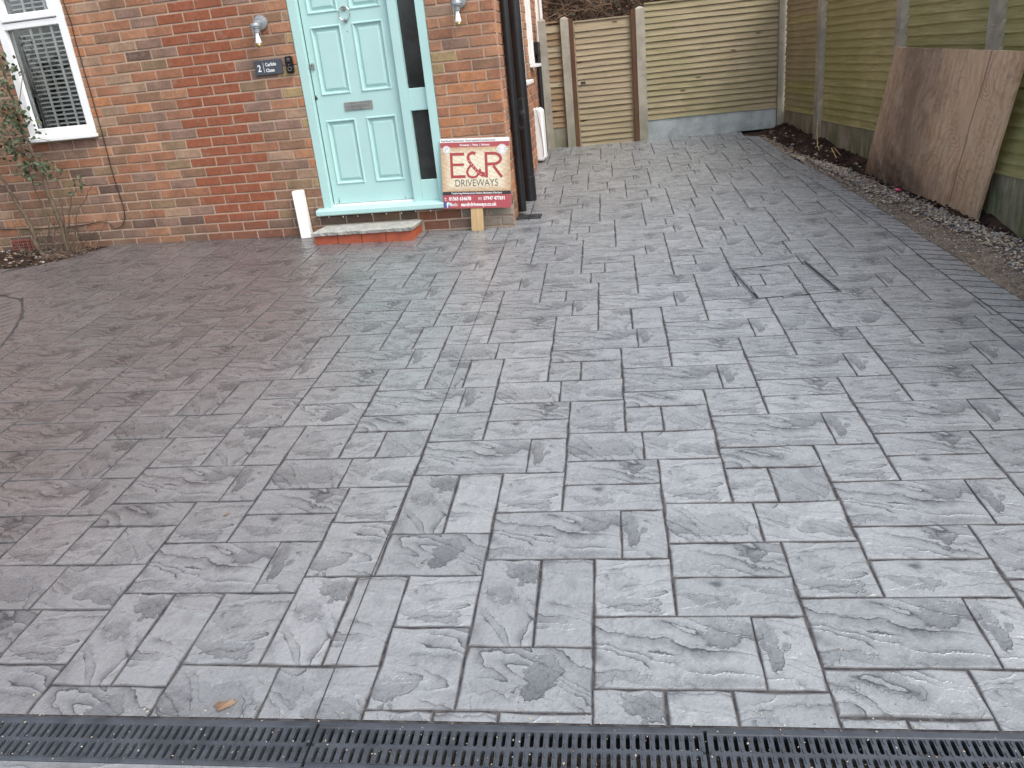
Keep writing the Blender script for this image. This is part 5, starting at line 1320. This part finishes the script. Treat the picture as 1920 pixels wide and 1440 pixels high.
# bramble hedge behind the back fence
hd = MB(); r = random.Random(77)
for _ in range(5200):
    x = r.uniform(.9, 5.6); y = 4.7 + abs(r.gauss(0, .6)); z = r.uniform(.9, 2.5) if r.random() < .8 else r.uniform(.2, 1.2)
    d = Vector((r.gauss(0, .7), r.gauss(0, .4), abs(r.gauss(.5, .5)))).normalized(); L = r.uniform(.15, .6); p = Vector((x, y, z)); b = Vector((r.uniform(-.12, .12), 0, r.uniform(-.16, .02)))
    hd.tube([p, p + d * L * .5 + b * .4, p + d * L + b], [.004, .003, .0012] if r.random() < .8 else [.008, .006, .003], 3, 0 if r.random() < .62 else 1, cap=False)
for _ in range(2600):
    p = Vector((r.uniform(.9, 5.6), 5.0 + abs(r.gauss(0, .5)), r.uniform(.8, 2.3))); leaf(hd, p, r.uniform(.03, .06), r, 2 if r.random() < .5 else 3)
hedge = hd.obj('hedge', ['twig', 'twig2', 'leaf_dry', 'leaf2']); tag(hedge, 'tangle of bare brown bramble stems growing behind the gate', 'hedge')
mb = MB(); mb.box(-1, 7.5, 6.3, 6.6, -.2, 2.3); o = mb.obj('far_bank', 'soil'); tag(o, kind='structure')

# small litter on the drive
def dry_leaf(x, y, s, rz, label, mat='leaf_dry', name='fallen_leaf'):
    mb = MB(); r = random.Random(int(x * 100)); n_ = 10; P = []
    for k in range(n_):
        t = 2 * math.pi * k / n_; rr_ = s * (.55 + .45 * abs(math.cos(t * 1.5))) * r.uniform(.75, 1.1); P.append((rr_ * math.cos(t) * 1.15, rr_ * math.sin(t) * .6, .003 + .35 * s * abs(math.sin(t * 2)) * r.random()))
    mb.add([(0, 0, .012 * s / .05)] + P, [(0, 1 + k, 1 + (k + 1) % n_) for k in range(n_)])
    mb.tube([(s * .5, 0, .003), (s * 1.25, .1 * s, .004)], .001, 4)
    o = mb.obj(name, mat, loc=(x, y, gz(x, y) + .001)); o.rotation_euler.z = rz; return tag(o, label, 'leaf')
lx, ly = 2.341, -4.640
dry_leaf(lx, ly, .028, .5, 'curled brown dry leaf lying beside the drain grate'); dry_leaf(1.905, -3.83, .013, .9, 'tiny yellow curled leaf lying on the left of the drive', 'leaf_dry')
o = dry_leaf(.20, -.99, .016, .2, 'small dark green leaf lying on the drive near the house wall', 'leaf2')
mb = MB(); mb.box(-.018, .018, -.010, .010, 0, .018, ch=.005).box(-.006, .02, .010, .03, .002, .01, ch=.003); o = mb.obj('plastic_scrap', 'pink', loc=(5.10, .52, gz(5.1, .52) + .012)); o.rotation_euler = (.3, .2, .6); tag(o, 'scrap of bright pink plastic among the stones below the plywood', 'litter')
gr = MB(); r = random.Random(64)
for _ in range(420):
    u_ = r.uniform(-1.2, 2.1); v_ = -.006 - .118 * r.random() if r.random() < .55 else abs(r.gauss(0, .03))
    p = MD @ Vector((u_, v_, .001)); pebble(gr, p.x, p.y, p.z, r.uniform(.0009, .0028), r.choices([0, 1, 2, 3], [3, 1, 3, 2])[0], r)
for _ in range(260):
    x, y = r.uniform(-1, 4.9), r.uniform(-4.4, 2.5)
    if x < 2.3 and y > -.3: continue
    pebble(gr, x, y, gz(x, y), r.uniform(.0012, .0035), r.choices([0, 1, 2, 3], [2, 2, 1, 3])[0], r)
tag(gr.obj('grit', ['st_a', 'st_b', 'st_c', 'st_d']), 'specks of grit lying on the drain grates and the drive', 'grit', kind='stuff')
wd_ = MB(); r = random.Random(9)
for _ in range(60):
    p = Vector((5.62 + r.gauss(0, .05), -.2 + r.gauss(0, .07), bed_z(5.62, -.2) + .005)); leaf(wd_, p, r.uniform(.02, .04), r, 0)
tag(wd_.obj('weed', 'moss_leaf'), 'small yellow green weed in the soil right of the plywood', 'weed')
rt = MB(); rt.tube([(4.86, 2.75, .19 + .12), (4.83, 2.6, .22), (4.80, 2.35, .11), (4.81, 2.30, .06)], [.003, .004, .004, .003], 5).tube([(4.95, 1.95, .04), (4.9, 2.05, .11), (4.86, 1.95, .12), (4.88, 1.8, .05)], .0035, 5)
tag(rt.obj('root', 'stake'), 'pale dead stem sticking out of the soil by the side fence', 'dead stem')
print('tiles', nt_, nc, 'rest', len(rest), 'bricks', len(vis))
